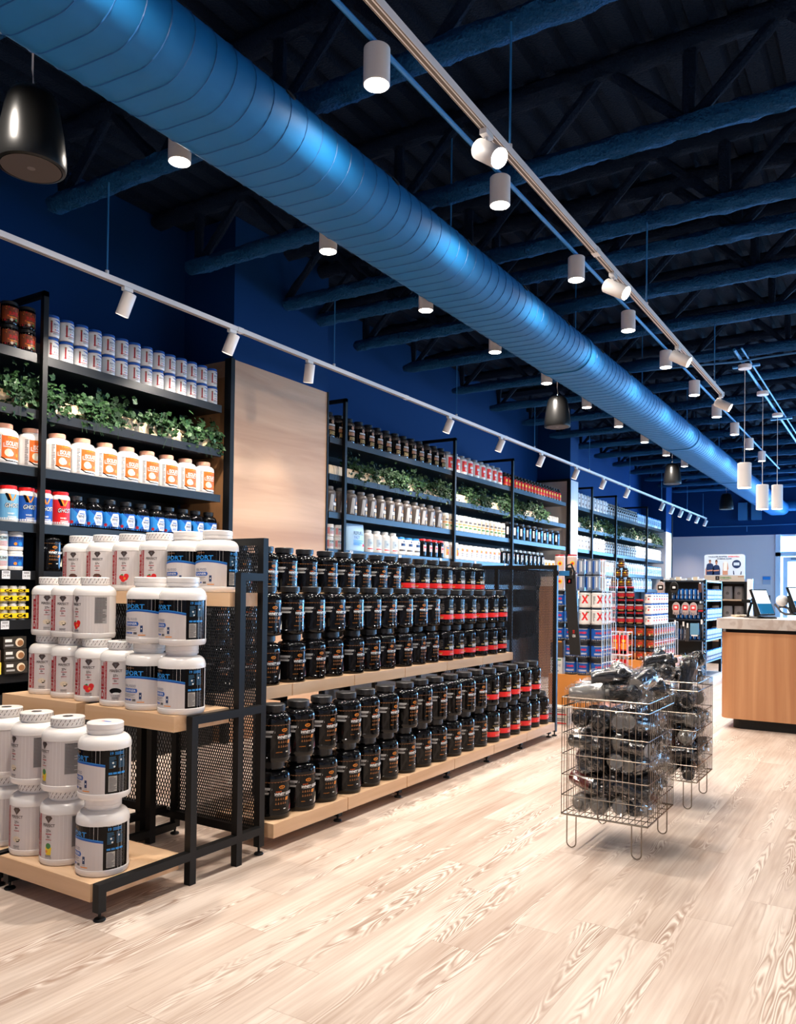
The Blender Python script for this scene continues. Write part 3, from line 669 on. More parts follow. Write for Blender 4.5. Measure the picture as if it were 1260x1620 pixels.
def pr_x(f, r, a, b):
    h = b-a; f.rect(-.09, a, .09, b, blue_p, 1)
    f.poly([(-.09, a+h*.05), (-.06, a), (.0, a+h*.5), (-.06, b), (-.09, b-h*.05), (-.05, a+h*.5)], lblue, 2)
    f.poly([(-.030, a+h*.5), (-.012, a+h*.88), (.034, a+h*.88), (.050, a+h*.5), (.034, a+h*.12), (-.012, a+h*.12)], wht, 3).text('WHEY', .010, a+h*.44, .022, navy, 4, w=.060, bold=.03).rect(-.01, a+h*.66, .03, a+h*.72, blue_p, 4).lines(-.01, .03, a+h*.2, a+h*.38, 3, blue_p, 4, 3)
    f.disc(.065, a+h*.2, .011, cream, 2).disc(-.062, a+h*.2, .012, dred, 3)
def pr_super(f, r, a, b):
    h = b-a; f.rect(-.07, a, .07, b, mat('label_ember', (.22, .04, .008), .45), 1)
    rr = random.Random(5)
    for k in range(26): f.disc(rr.uniform(-.065, .065), rr.uniform(a+.006, b-.004), rr.uniform(.003, .007), rr.choice((burnt, dred, brown_p, orange_p)), 2, n=7)
    f.text('SUPER', .004, a+h*.42, .022, red_p, 4, w=.062, bold=.03).rect(-.025, a+h*.28, .03, a+h*.33, orange_p, 3).disc(.02, a+h*.15, .008, green_p, 3).disc(-.01, a+h*.12, .009, cream, 3)
def pr_dots(cols, seed, big=None):
    def g(f, r, a, b):
        rr = random.Random(seed); h = b-a
        if big: f.rect(-r*.7, a+h*.45, r*.7, a+h*.75, big, 1)
        for k, c in enumerate(cols): z = a+h*(.15+.7*((k*.37+seed*.13) % 1)); f.rect(-r*.6, z, r*rr.uniform(.1, .6), z+h*.07, c, 2)
    return g
gold_a, gold_b = gold_proto(1), gold_proto(0)
redp = red_proto(); dies = [diesel_proto(k, k+1) for k in range(5)]; sportp = sport_proto()
PR = {
 'pheno': banded(.051, .148, .048, .018, .008, jarwht, blue_p, [(0, 1, wht)], pr_pheno, 24),
 'iso': banded(.090, .262, .056, .030, .045, jarwht, mat('lid_peach', (.62, .30, .20), .5), [(0, 1, wht)], pr_iso, 28),
 'ghost_b': banded(.062, .235, .052, .022, .024, jarwht, red_p, [(0, 1, mat('label_sky', (.16, .40, .60), .45))], pr_ghost(mat('label_sky', (.16, .40, .60), .45)), 24),
 'ghost_n': banded(.062, .235, .052, .022, .024, jarwht, red_p, [(0, 1, blue_p)], pr_ghost(blue_p), 24),
 'ghost_r': banded(.062, .235, .052, .022, .024, jarwht, red_p, [(0, 1, red_p)], pr_ghost(red_p), 24),
 'xwhey': banded(.070, .222, .042, .030, .052, jarblk, lidblk, [(0, 1, blue_p)], pr_x, 24),
 'super': banded(.057, .148, .054, .022, .006, jarblk, lidblk, [(0, 1, brown_p)], pr_super, 24),
 'blk_sq': banded(.095, .235, .092, .03, .012, jarblk, lidblk, [(0, 1, blk_lab)], lambda f, r, a, b: f.text('[::]', 0, a+.08, .06, lblue, 2, bold=.02).lines(-.05, .05, a+.02, a+.06, 4, lblue, 2).rect(.075, a+.04, .082, a+.13, red_p, 2), 24),
 'pump': banded(.050, .125, .047, .018, .006, jarwht, wht, [(0, 1, mat('label_aqua', (.42, .58, .62), .45))], lambda f, r, a, b: f.text('PUMP', 0, a+.055, .018, grayp, 2, bold=.03).lines(-.03, .03, a+.01, a+.045, 4, mat('print_pink', (.7, .25, .25), .5), 2).rect(-.06, a, -.035, b, mat('print_pink', (.7, .25, .25), .5), 1), 20),
 'pump_b': banded(.050, .125, .047, .018, .006, jarwht, wht, [(0, 1, blue_p)], lambda f, r, a, b: f.text('PUMP', 0, a+.055, .018, navy, 2, bold=.03).disc(.01, a+.03, .014, lblue, 2).disc(-.02, a+.03, .01, orange_p, 2), 20),
 'darkjar': banded(.074, .255, .050, .028, .045, jarclear, lidblk, [(0, .45, blk_lab), (.45, 1, blk_lab)], lambda f, r, a, b: f.rect(-.05, a+.06, .05, a+.095, amber, 1).rect(-.045, a+.10, .045, a+.118, silver, 2).disc(0, a+.14, .02, amber, 2).lines(-.04, .045, a+.01, a+.05, 4, gold, 2), 18),
 'brownjar': banded(.076, .265, .048, .028, .050, mat('jar_bronze', (.10, .085, .08), .3), mat('lid_pewter', (.16, .15, .14), .35), [(0, 1, mat('label_dusk', (.07, .055, .05), .4))], lambda f, r, a, b: f.poly([(-.06, a), (-.02, a), (.0, b), (-.04, b)], silver, 1).rect(-.01, a+.055, .065, a+.085, wht, 2).rect(0, a+.01, .06, a+.045, gold, 2).disc(.03, a+.115, .016, orange_p, 2), 18),
 'orangejar': banded(.084, .245, .052, .026, .040, jarwht, mat('lid_grey', (.35, .33, .32), .4), [(0, 1, wht)], lambda f, r, a, b: f.rect(-.06, a+.02, .085, b, red_p, 1).rect(-.03, a+.08, .06, a+.11, wht, 2).rect(-.03, a+.12, .06, a+.125, yellow, 2).disc(.01, a+.05, .024, cream, 2).disc(.05, a+.13, .012, orange_p, 2), 18),
 'redcan': banded(.048, .20, .030, .028, .03, mat('bottle_green_black', (.01, .015, .008), .3), lidblk, [(0, 1, red_p)], lambda f, r, a, b: f.rect(-.025, a+.05, .03, a+.085, yellow, 2).rect(-.06, a, .06, a+.02, burnt, 1).rect(-.02, a+.10, .03, a+.115, blk_lab, 2), 14),
 'cream': banded(.060, .205, .054, .02, .012, mat('jar_cream', (.72, .66, .55), .4), wht, [(0, 1, mat('label_ivory', (.70, .62, .48), .5))], lambda f, r, a, b: f.rect(-.08, a+.07, .08, a+.082, orange_p, 1).rect(-.04, a+.10, .04, a+.125, grayp, 2).rect(-.04, a+.03, .02, a+.05, green_p, 2), 16),
 'bluejar': banded(.098, .245, .085, .026, .018, jarblk, lidblk, [(0, 1, blk_lab)], lambda f, r, a, b: f.rect(-.02, a, .03, b, blue_p, 1).rect(.03, a, .045, b, wht, 1).disc(.0, a+.12, .028, lblue, 2).rect(-.08, a+.05, -.05, a+.16, wht, 2), 18),
 'whitebottle': banded(.066, .24, .045, .028, .035, jarwht, wht, [(0, 1, wht)], lambda f, r, a, b: f.rect(-.05, a+.05, .06, a+.13, mat('label_pale_blue', (.5, .60, .68), .5), 1).text('ISO', .0, a+.075, .024, navy, 2).rect(-.05, a+.02, .05, a+.03, red_p, 2), 16),
 'bluelid': banded(.070, .205, .060, .022, .016, jarwht, lblue, [(0, 1, wht)], lambda f, r, a, b: f.rect(-.04, a+.09, .05, a+.12, navy, 2).disc(0, a+.14, .012, navy, 2).rect(-.06, a+.03, .06, a+.05, grayp, 2), 16),
 'redlid': banded(.062, .215, .056, .022, .016, jarblk, red_p, [(0, 1, blk_lab)], lambda f, r, a, b: f.rect(-.03, a+.05, .045, a+.13, mat('label_pink', (.55, .40, .38), .5), 1).rect(-.02, a+.09, .035, a+.11, red_p, 2), 16),
 'fruit': banded(.060, .215, .052, .02, .016, jarwht, wht, [(0, 1, wht)], lambda f, r, a, b: f.rect(-.03, a+.03, .045, b-.02, orange_p, 1).disc(.01, a+.06, .018, red_p, 2).rect(-.02, a+.11, .04, a+.13, lblue, 2), 16),
 'whitered': banded(.068, .20, .055, .018, .012, jarwht, wht, [(0, 1, wht)], lambda f, r, a, b: f.rect(-.03, a+.10, .045, a+.135, orange_p, 2).disc(.01, a+.11, .016, red_p, 3).lines(-.03, .045, a+.03, a+.09, 5, grayp, 2), 16),
 'blackjar': banded(.070, .22, .046, .03, .035, jarblk, mat('lid_steel', (.35, .42, .5), .3), [(0, 1, blk_lab)], lambda f, r, a, b: f.rect(-.03, a+.03, -.015, b, wht, 1).rect(.0, a+.06, .05, a+.10, silver, 2).disc(.02, a+.12, .014, orange_p, 2), 16),
 'whitebrown': banded(.068, .25, .055, .02, .015, jarwht, wht, [(0, 1, mat('label_chalk', (.72, .72, .72), .5))], lambda f, r, a, b: f.disc(.01, a+.045, .026, brown_p, 2).rect(-.03, a+.13, .045, a+.15, grayp, 2), 14),
 'goldlid': banded(.056, .23, .044, .024, .03, mat('jar_grey', (.14, .15, .16), .3), mat('lid_brass', (.42, .38, .28), .35), [(0, 1, mat('label_mist', (.42, .44, .44), .5))], lambda f, r, a, b: f.rect(-.05, a+.05, .05, a+.07, grayp, 2).rect(-.03, a+.10, .04, a+.14, blk_lab, 1), 14),
 'whiteblue': banded(.070, .215, .062, .02, .012, jarwht, lblue, [(0, 1, mat('label_ice', (.55, .68, .80), .5))], lambda f, r, a, b: f.lines(-.05, .05, a+.04, b-.03, 5, navy, 2, 3), 14),
 'smallorange': banded(.055, .115, .05, .016, .008, jarwht, wht, [(0, 1, wht)], lambda f, r, a, b: f.rect(-.04, a+.02, .05, a+.06, orange_p, 1), 14),
 'bluetub': banded(.066, .176, .064, .030, .004, mat('tub_steel_blue', (.006, .012, .03), .3), lidblk, [(0, 1, blue_p)], lambda f, r, a, b: f.rect(-.08, a, .08, a+.012, silver, 1).rect(-.05, b-.012, .05, b-.004, silver, 2).text('SHRED', .0, a+.066, .021, red_p, 3, w=.075, bold=.04).disc(.04, a+.03, .009, grayp, 2).lines(-.05, .04, a+.026, a+.046, 2, wht, 2), 22),
 'xtub': banded(.063, .176, .060, .020, .010, jarwht, mat('lid_black2', (.02, .03, .05), .4), [(0, 1, wht)], lambda f, r, a, b: f.text('X', .006, a+.030, .082, red_p, 2, w=.072, bold=.05).rect(.02, b-.02, .05, b-.006, green_p, 1).lines(-.07, -.042, a+.02, b-.02, 7, grayp, 2), 24),
 'redtub': banded(.056, .165, .050, .022, .02, jarblk, dred, [(0, 1, blk_lab)], lambda f, r, a, b: f.rect(-.07, a+.02, .07, a+.062, dred, 1).rect(-.05, a+.066, .05, a+.085, silver, 2).rect(-.03, a+.005, .04, a+.016, gold, 2), 18),
 'shreds': banded(.052, .135, .048, .018, .006, jarwht, blue_p, [(0, 1, jarwht)], lambda f, r, a, b: f.rect(-.01, b-.02, .03, b-.008, navy, 2).rect(-.01, a+.03, .008, a+.05, red_p, 2).lines(-.05, -.02, a+.02, b-.02, 8, grayp, 2), 16),
 'amberb': banded(.045, .12, .034, .022, .028, mat('bottle_amber', (.05, .025, .01), .25), lidblk, [(0, 1, mat('label_amber', (.55, .20, .03), .4))], lambda f, r, a, b: f.rect(-.05, a+.02, .05, a+.035, blk_lab, 1).disc(0, a+.045, .010, yellow, 2), 18),
}
def run(kind, name, X, y0, y1, n, z, rz, desc, where, cat, group, layers=1, jit=.004, H=None, ang=3):
    """n containers side by side along the shelf, first at the near end"""
    H = H or 0
    for l in range(layers):
        for k in range(n):
            y = y0+(y1-y0)*k/max(1, n-1)
            lay = ['', ' lower layer,', ' upper layer,'][0 if layers == 1 else l+1]
            lab = f'{desc} {where},{lay} {ORD[k]} from near end' if n > 1 else f'{desc} {where}'+(lay[:-1] if lay else '')
            place(PR[kind] if isinstance(kind, str) else kind, name, (X+random.uniform(-jit, jit), y+random.uniform(-jit, jit)*.5, z+H*l), rz+math.radians(random.uniform(-ang, ang)), lab, cat, group)
R90 = math.radians(86)

# ================================================================ WALL SHELVING
SZ = [2.83, 2.46, 2.08, 1.71, 1.40, 1.08, .74]
XS = -4.82
shelf_m = mat('shelf_black', (.010, .011, .013), .35); backp = mat('shelf_back', (.006, .006, .007), .8)
def shelving(y0, y1, posts, zs, lab, arms=True, tags=()):
    t = thing('wall_shelving', lab, 'wall shelving')
    for z in zs: MB().box(XL+.06, XS, y0, y1, z-.06, z, shelf_m).build('shelf_board', t, smooth=False)
    MB().box(XL+.004, XL+.05, y0-.02, y1+.02, 0.02, 2.98, backp).build('back_panel', t, smooth=False)
    MB().box(XL+.01, XL+.10, y0, y1, 2.98, 3.06, mat('valance_grey', (.16, .17, .18), .5)).build('top_rail', t, smooth=False)
    for y in posts:
        MB().box(-4.82, -4.785, y-.018, y+.018, 0, 3.25, black).build('post', t, smooth=False)
        MB().box(XL+.0, -4.785, y-.018, y+.018, 3.215, 3.25, black).build('top_arm', t, smooth=False)
    MB().box(XL+.06, XS-.04, y0, y1, .01, .60, shelf_m).build('base_box', t, smooth=False)
    tg = mat('price_tag_white', (.72, .74, .78), .5)
    for (y, z) in tags:
        f = Flat(); f.rect(-.028, -.052, .028, .0, tg, 0).text('24.99', 0, -.040, .016, grayp, 1).lines(-.02, .02, -.018, -.004, 2, grayp, 1)
        o = add('price_tag', f.mesh('price_tag'), t, (XS+.004, y, z-.004), PI/2)
    return t
shelving(1.3, 4.86, (1.3, 3.205), SZ, 'black metal wall shelving between the end of the shop and the wood-clad column', tags=[(2.98, 1.40), (2.98, 1.08), (3.12, 1.40), (2.6, 1.08), (2.7, .74)])
shelving(6.36, 13.0, (6.59, 8.96, 10.75, 13.11), SZ[:6], 'long black wall shelving behind the gondola with planter shelf', tags=[(6.75+.95*k, 1.71) for k in range(6)])
shelving(13.6, 19.62, (14.3, 15.76, 18.05), SZ[:6], 'black wall shelving beyond the narrow pale column towards the far wall')

# --- section one
run('pheno', 'supplement_tub', -4.885, 3.31, 4.80, 14, 2.83, R90, 'white tub with blue lid', 'on top shelf', 'tub', 'blue-lidded tubs on the top shelf', 2, H=.150)
run('super', 'supplement_tub', -4.885, 2.76, 3.13, 4, 2.83, R90, 'black and ember orange tub', 'before the post', 'tub', 'ember orange tubs on the top shelf', 2, H=.150)
run('iso', 'protein_jar', -4.91, 3.0, 4.745, 10, 2.08, R90, 'white protein jar with orange label', 'on third shelf', 'jar', 'orange-labelled jars on the third shelf')
run('blk_sq', 'protein_jar', -4.93, 2.60, 2.80, 2, 2.08, R90, 'wide black jar with glowing blue print', 'beside orange jars', 'jar', 'black jars beside the orange-labelled jars')
for k, y in enumerate((2.77, 2.90, 3.03, 3.155, 3.275)):
    place(PR[('ghost_b', 'ghost_b', 'ghost_b', 'ghost_n', 'ghost_n')[k]], 'protein_jar', (-4.89, y, 1.71), R90, f'red-lidded jar with {"sky blue" if k < 3 else "deep blue"} label on fourth shelf, {ORD[k]} from near end', 'jar', 'red-lidded jars on the fourth shelf')
place(PR['ghost_r'], 'protein_jar', (-4.885, 3.405, 1.71), R90, 'red-lidded jar with red label next to the black and blue jars', 'jar', 'red-lidded jars on the fourth shelf')
run('xwhey', 'protein_jar', -4.90, 3.54, 4.80, 10, 1.71, R90, 'black jar with blue cross label', 'on fourth shelf', 'jar', 'black and blue jars on the fourth shelf')
for k, y in enumerate((3.34, 3.53, 3.73, 3.94, 4.15)): place(gold_a if k % 2 else gold_b, 'protein_jar', (-4.92, y, 1.40), R90, f'black gold-printed jar low on the wall shelf behind white tubs, {ORD[k]} from post', 'jar', 'black jars low on the wall shelf')
for l in range(2):
    for k, y in enumerate((2.66, 2.765, 2.87, 2.975, 3.08)):
        place(PR['pump_b' if k in (1, 4) else 'pump'], 'supplement_tub', (-4.885, y, 1.40+.127*l), R90, f'small {"blue" if k in (1, 4) else "pale"} tub on fifth shelf, {["lower", "upper"][l]} layer, {ORD[k]} from near end', 'tub', 'small tubs on the fifth shelf')
# drink multipacks
def multipack():
    P = Proto(); ca = MB()
    for i in range(2):
        for j in range(3):
            M = Matrix.Translation((-.035+.07*0+(i-.5)*.068+.035, (j-1)*.058, 0))
            ca.lathe([(0, 0), (.026, 0), (.028, .004), (.028, .098), (.023, .105), (.0235, .108), (.021, .106), (0, .106)], silver, 14, Matrix.Translation(((j-1)*.060, (i-.5)*.062, 0)))
    P.add('can', ca.mesh('can'))
    sl = MB(); sl.box(-.093, .093, -.063, .063, .068, .088, yellow).box(-.093, .093, -.063, .063, .012, .044, yellow)
    P.add('carton_sleeve', sl.mesh('carton_sleeve', smooth=False))
    f = Flat()
    for x in (-.045, .045): f.text('C4', x, .0165, .022, blk_lab, 2, w=.062, bold=.03).text('C4', x, .0705, .015, blk_lab, 2, w=.05, bold=.03)
    me = f.mesh('print'); me.transform(Matrix.Translation((0, -.0635, 0))); P.add('print', me, 1); return P
mp = multipack()
for l in range(2):
    for k, y in enumerate((2.64, 2.85, 3.055)):
        place(mp, 'drink_multipack', (-4.89, y, 1.08+.112*l), R90, f'yellow multipack of small silver cans, {["lower", "upper"][l]} layer, {ORD[k]} from near end', 'multipack', 'yellow drink multipacks')
def box_proto(w, d, h, body, prints, tilt=0):
    P = Proto(); P.add('carton', MB().box(-w/2, w/2, -d/2, d/2, 0, h, body).mesh('carton', smooth=False))
    f = Flat(); prints(f, w, h); me = f.mesh('print', off=.0004); me.transform(Matrix.Translation((0, -d/2-.0005, 0))); P.add('print', me, 0); return P
bx1 = box_proto(.15, .2, .075, mat('carton_dark', (.03, .024, .018), .5), lambda f, w, h: f.disc(.03, h*.5, .028, cream, 1).disc(.035, h*.45, .020, amber, 2).rect(-.065, h*.55, -.02, h*.8, wht, 1).rect(-.065, h*.2, -.01, h*.35, silver, 1))
bx2 = box_proto(.15, .2, .075, mat('carton_yellow', (.80, .60, .08), .5), lambda f, w, h: f.disc(-.04, h*.5, .024, blk_lab, 1).disc(-.01, h*.4, .018, cream, 1).rect(.02, h*.2, .065, h*.8, yellow, 1).lines(.025, .06, h*.3, h*.75, 3, brown_p, 2))
bx3 = box_proto(.15, .2, .075, mat('carton_cocoa', (.12, .07, .045), .5), lambda f, w, h: f.disc(0, h*.5, .03, amber, 1).disc(.01, h*.55, .014, cream, 2).disc(-.015, h*.4, .012, wht, 2))
for l in range(3):
    for k, y in enumerate((2.70, 2.88, 3.06)):
        place((bx1, bx3, bx2)[(0 if k == 2 else (2 if l == 0 else 1))], 'snack_bar_box', (-4.90-.01*l, y, .74+.079*l), R90, f'{"dark" if k == 2 else ("yellow" if l == 0 else "cocoa brown")} box of snack bars, {["bottom", "middle", "top"][l]} layer, {ORD[k]} from near end', 'snack box', 'snack bar boxes on the low shelf')
# --- section two
S2 = 'on long shelving top'
run('darkjar', 'protein_jar', -4.90, 6.42, 8.74, 14, 2.83, R90, 'dark smoky jar', S2, 'jar', 'dark jars on the top shelf behind the gondola')
run('orangejar', 'protein_jar', -4.91, 8.94, 10.43, 9, 2.83, R90, 'white jar with red-orange label', S2, 'jar', 'red-orange labelled jars behind the gondola')
run('redcan', 'supplement_bottle', -4.87, 10.60, 12.76, 19, 2.83, R90, 'slim red bottle with black cap', S2, 'bottle', 'slim red bottles on the top shelf')
run('brownjar', 'protein_jar', -4.90, 6.46, 8.67, 13, 2.08, R90, 'bronze brown jar', 'below the planters', 'jar', 'bronze jars below the planters')
run('cream', 'supplement_tub', -4.885, 8.85, 10.54, 14, 2.08, R90, 'cream tub with orange stripe', 'below the planters', 'tub', 'cream tubs below the planters')
run('bluejar', 'protein_jar', -4.925, 10.78, 12.70, 9, 2.08, R90, 'black and blue jar', 'below the planters', 'jar', 'black and blue jars below the planters')
run('pump', 'supplement_tub', -4.89, 6.46, 6.60, 2, 1.71, R90, 'small white tub', 'behind paper bag', 'tub', 'small white tubs behind the paper bag', 2, H=.127)
run('whitebottle', 'protein_bottle', -4.90, 7.16, 7.66, 4, 1.71, R90, 'tall white bottle', 'next to paper bag', 'bottle', 'white bottles next to the paper bag')
run('bluelid', 'supplement_tub', -4.90, 7.82, 8.14, 3, 1.71, R90, 'white tub with blue lid', 'beside red-lidded jars', 'tub', 'blue-lidded tubs behind the gondola')
run('redlid', 'protein_jar', -4.89, 8.29, 8.72, 4, 1.71, R90, 'black jar with red lid', 'on lower shelf', 'jar', 'red-lidded black jars behind the gondola')
run('fruit', 'supplement_tub', -4.89, 8.86, 9.13, 3, 1.71, R90, 'white tub with fruit print', 'beside red lids', 'tub', 'fruit print tubs behind the gondola')
run('whitered', 'supplement_tub', -4.90, 9.28, 10.40, 9, 1.71, R90, 'white tub with orange logo', 'on lower shelf', 'tub', 'white tubs with orange logo')
run('blackjar', 'protein_jar', -4.90, 10.56, 12.05, 10, 1.71, R90, 'black jar with steel lid', 'on lower shelf', 'jar', 'black jars with steel lids')
run('smallorange', 'supplement_tub', -4.88, 12.18, 12.78, 5, 1.71, R90, 'short white and orange tub', 'beside column', 'tub', 'short orange tubs beside the column')
# paper bag of samples
pb = thing('product_pouch', 'pale blue printed stand-up pouch leaning among white tubs behind the gondola', 'pouch', (-4.87, 6.88, 1.71), R90)
m_ = MB()
sec = [(0, .04, .15), (.02, .045, .15), (.16, .03, .15), (.26, .012, .145), (.285, .004, .14)]
R_ = []
for z, dpt, wd in sec: R_.append([m_.bm.verts.new((wd*math.cos(a), dpt*math.sin(a)*1.0, z)) for a in [2*PI*i/20 for i in range(20)]])
for A, B in zip(R_, R_[1:]):
    for i in range(20): m_.face([A[i], A[(i+1) % 20], B[(i+1) % 20], B[i]], mat('pouch_blue', (.42, .62, .80), .3))
m_.face(R_[0][::-1], wht); m_.face(R_[-1], wht); m_.build('pouch_body', pb)
f = Flat(); f.text('REFUEL', 0, .17, .035, navy, 1, bold=.02).text('FAST', -.02, .125, .03, blue_p, 1).lines(-.08, .08, .06, .115, 5, lblue, 1).poly([(.06, .05), (.10, .05), (.08, .085)], red_p, 1)
add('printed_lettering', f.mesh('printed_lettering'), pb, (0, -.05, 0))
# --- section three
S3 = 'on far shelving'
run('whitebrown', 'protein_bag', -4.90, 13.72, 15.30, 10, 2.83, R90, 'white container with brown spot', S3+' top', 'container', 'white containers on the far top shelf')
run('goldlid', 'protein_jar', -4.89, 15.44, 17.36, 14, 2.83, R90, 'grey brass-lidded jar', S3+' top', 'jar', 'brass-lidded jars on the far top shelf')
run('whiteblue', 'supplement_tub', -4.90, 17.52, 19.40, 12, 2.83, R90, 'ice blue tub', S3+' top', 'tub', 'ice blue tubs on the far top shelf')
run('whitebrown', 'protein_bag', -4.90, 13.72, 15.16, 9, 2.08, R90, 'white container with brown spot', S3+' middle', 'container', 'white containers on the far middle shelf')
run('goldlid', 'protein_jar', -4.89, 15.3, 17.3, 14, 2.08, R90, 'grey brass-lidded jar', S3+' middle', 'jar', 'brass-lidded jars on the far middle shelf')
run('whitebrown', 'protein_bag', -4.90, 17.5, 19.42, 12, 2.08, R90, 'white container with brown spot', S3+' middle beyond brass lids', 'container', 'white containers at the far middle shelf end')
run('whitered', 'supplement_tub', -4.90, 13.72, 15.9, 15, 1.71, R90, 'white tub with orange logo', S3+' lower', 'tub', 'white tubs on the far lower shelf')
run('blackjar', 'protein_jar', -4.90, 16.1, 16.5, 3, 1.71, R90, 'black steel-lidded jar', S3+' lower', 'jar', 'black jars on the far lower shelf')
run('whitebottle', 'protein_bottle', -4.90, 16.7, 18.0, 9, 1.71, R90, 'tall white bottle', S3+' lower', 'bottle', 'white bottles on the far lower shelf')
run('whiteblue', 'supplement_tub', -4.90, 18.2, 19.42, 8, 1.71, R90, 'ice blue tub', S3+' lower', 'tub', 'ice blue tubs on the far lower shelf')
run('bluelid', 'supplement_tub', -4.90, 14.6, 16.2, 9, 1.40, R90, 'white blue-lidded tub', S3+' bottom', 'tub', 'blue-lidded tubs on the far bottom shelf')
run('whitebottle', 'protein_bottle', -4.90, 16.5, 18.6, 12, 1.40, R90, 'tall white bottle', S3+' bottom', 'bottle', 'white bottles on the far bottom shelf')

# planters with ivy
leafm = [bump(mat('ivy_dark', (.006, .026, .007), .65, spec=.25), 30, .1), mat('ivy_green', (.014, .05, .012), .65, spec=.25), mat('ivy_pale', (.04, .10, .03), .5)]
def planter(y0, y1, lab, dens=520, size=.030, seed=1):
    rr = random.Random(seed); x0, x1, z = -5.10, -4.87, 2.46
    t = thing('wooden_planter', lab, 'planter', ((x0+x1)/2, (y0+y1)/2, z)); L_ = (y1-y0)
    m = MB(); hw = (x1-x0)/2; hy = L_/2; T = .012
    m.box(-hw, -hw+T, -hy, hy, 0, .10, planter_m).box(hw-T, hw, -hy, hy, 0, .10, planter_m).box(-hw+T, hw-T, -hy, -hy+T, 0, .10, planter_m).box(-hw+T, hw-T, hy-T, hy, 0, .10, planter_m).box(-hw+T, hw-T, -hy+T, hy-T, 0, .07, mat('soil', (.03, .02, .012), .9))
    m.build('planter_box', t, smooth=False)
    f = MB(); nl = int(dens*L_)
    clumps = [(rr.uniform(-hy, hy), rr.uniform(.3, 1)) for _ in range(max(3, int(L_*5)))]
    for i in range(nl):
        cy, ch = rr.choice(clumps); y = cy+rr.gauss(0, .07); y = max(-hy-.03, min(hy+.03, y)); k = rr.random()
        if k < .62: x = rr.uniform(-hw, hw+.03); zz = .10+abs(rr.gauss(0, .055))*(.5+ch)
        else: x = hw+rr.uniform(.005, .06); zz = .13-rr.random()**1.6*.17*(.35+ch)
        zz = min(zz, .29); s_ = size*rr.uniform(.6, 1.35)
        n = Vector((rr.uniform(.2, 1), rr.uniform(-.9, .5), rr.uniform(-.2, .9))).normalized(); q = n.to_track_quat('Z', 'Y'); rot = rr.uniform(0, 2*PI); mt = rr.choices(leafm, (4, 4, 1.3))[0]
        out = [(0, -1, 0), (.62, -.55, .12), (.95, .1, -.05), (.42, .35, .1), (0, 1.1, -.18), (-.42, .35, .1), (-.95, .1, -.05), (-.62, -.55, .12)]
        c = Vector((x, y, zz)); vv = [f.bm.verts.new(c+q @ (Matrix.Rotation(rot, 3, 'Z') @ (Vector(o)*s_*.5))) for o in out]; ce = f.bm.verts.new(c)
        for a in range(8): f.face([ce, vv[a], vv[(a+1) % 8]], mt)
    for i in range(int(L_*7)):
        y = rr.uniform(-hy, hy); pts = [Vector((hw-.01, y, .10))]; d = Vector((.05, rr.uniform(-.05, .05), .02))
        for s_ in range(6): d += Vector((-.008, rr.uniform(-.012, .012), -.022)); pts.append(pts[-1]+d*.55)
        f.tube(pts, .0012, leafm[1], 3)
    o = f.build('ivy_foliage', t, smooth=False, recalc=False); o['kind'] = 'stuff'
planter(3.26, 4.84, 'pale wooden planter with dark trailing ivy beside the wood-clad column', 1000, .048, 3)
planter(2.2, 3.15, 'pale wooden planter with ivy before the first shelving post', 1000, .048, 4)
for k in range(3): planter(6.42+2.14*k, 8.50+2.14*k, f'pale wooden planter with green ivy behind the gondola, {ORD[k]} from wood column', 1250, .036, 10+k)
for k in range(3): planter(13.72+1.95*k, 15.62+1.95*k, f'pale wooden planter with ivy on the far shelving, {ORD[k]} from pale column', 900, .038, 20+k)

# ================================================================ GONDOLA
footm = MB().lathe([(0, 0), (.022, 0), (.024, .004), (.020, .010), (.006, .014), (.006, .05), (0, .05)], black, 16).mesh('leveling_foot')
def foot(par, x, y, zt): o = add('leveling_foot', footm, par, (x, y, 0)); return o
def mesh_panel(par, x0, x1, y, z0, z1, cw=.0135, ch=.030, r=.0012):
    """expanded metal: interlaced zig-zag strands, real geometry"""
    m = MB(); nx = int((x1-x0)/cw); nz = int((z1-z0)/ch); cw = (x1-x0)/nx; ch = (z1-z0)/nz
    def strand(a, b2, w=.0018, t=.002):
        a = Vector(a); b2 = Vector(b2); d = (b2-a).normalized(); s_ = Vector((d.z, 0, -d.x))*w; tt = Vector((0, t, 0))
        v = [m.bm.verts.new(p) for p in (a-s_-tt, a+s_-tt, b2+s_-tt, b2-s_-tt, a-s_+tt, a+s_+tt, b2+s_+tt, b2-s_+tt)]
        for q in ((0, 1, 2, 3), (7, 6, 5, 4), (0, 3, 7, 4), (1, 5, 6, 2)): m.face([v[i] for i in q], black)
    for i in range(nx):
        for k in range(nz):
            xa = x0+cw*i; xb = xa+cw; xm = (xa+xb)/2; za = z0+ch*k; zm = za+ch/2; zb = za+ch
            for (p, q) in (((xa, za+ch*.5), (xm, za)), ((xm, za), (xb, zm)), ((xa, zm), (xm, zb)), ((xm, zb), (xb, zm))):
                if (i+k) % 1 == 0 and not (p == (xm, za)): strand((p[0], y, p[1]), (q[0], y, q[1]))
                elif p == (xm, za): strand((p[0], y, p[1]), (q[0], y, q[1]))
    return m.build('mesh_panel', par, smooth=False, recalc=False)
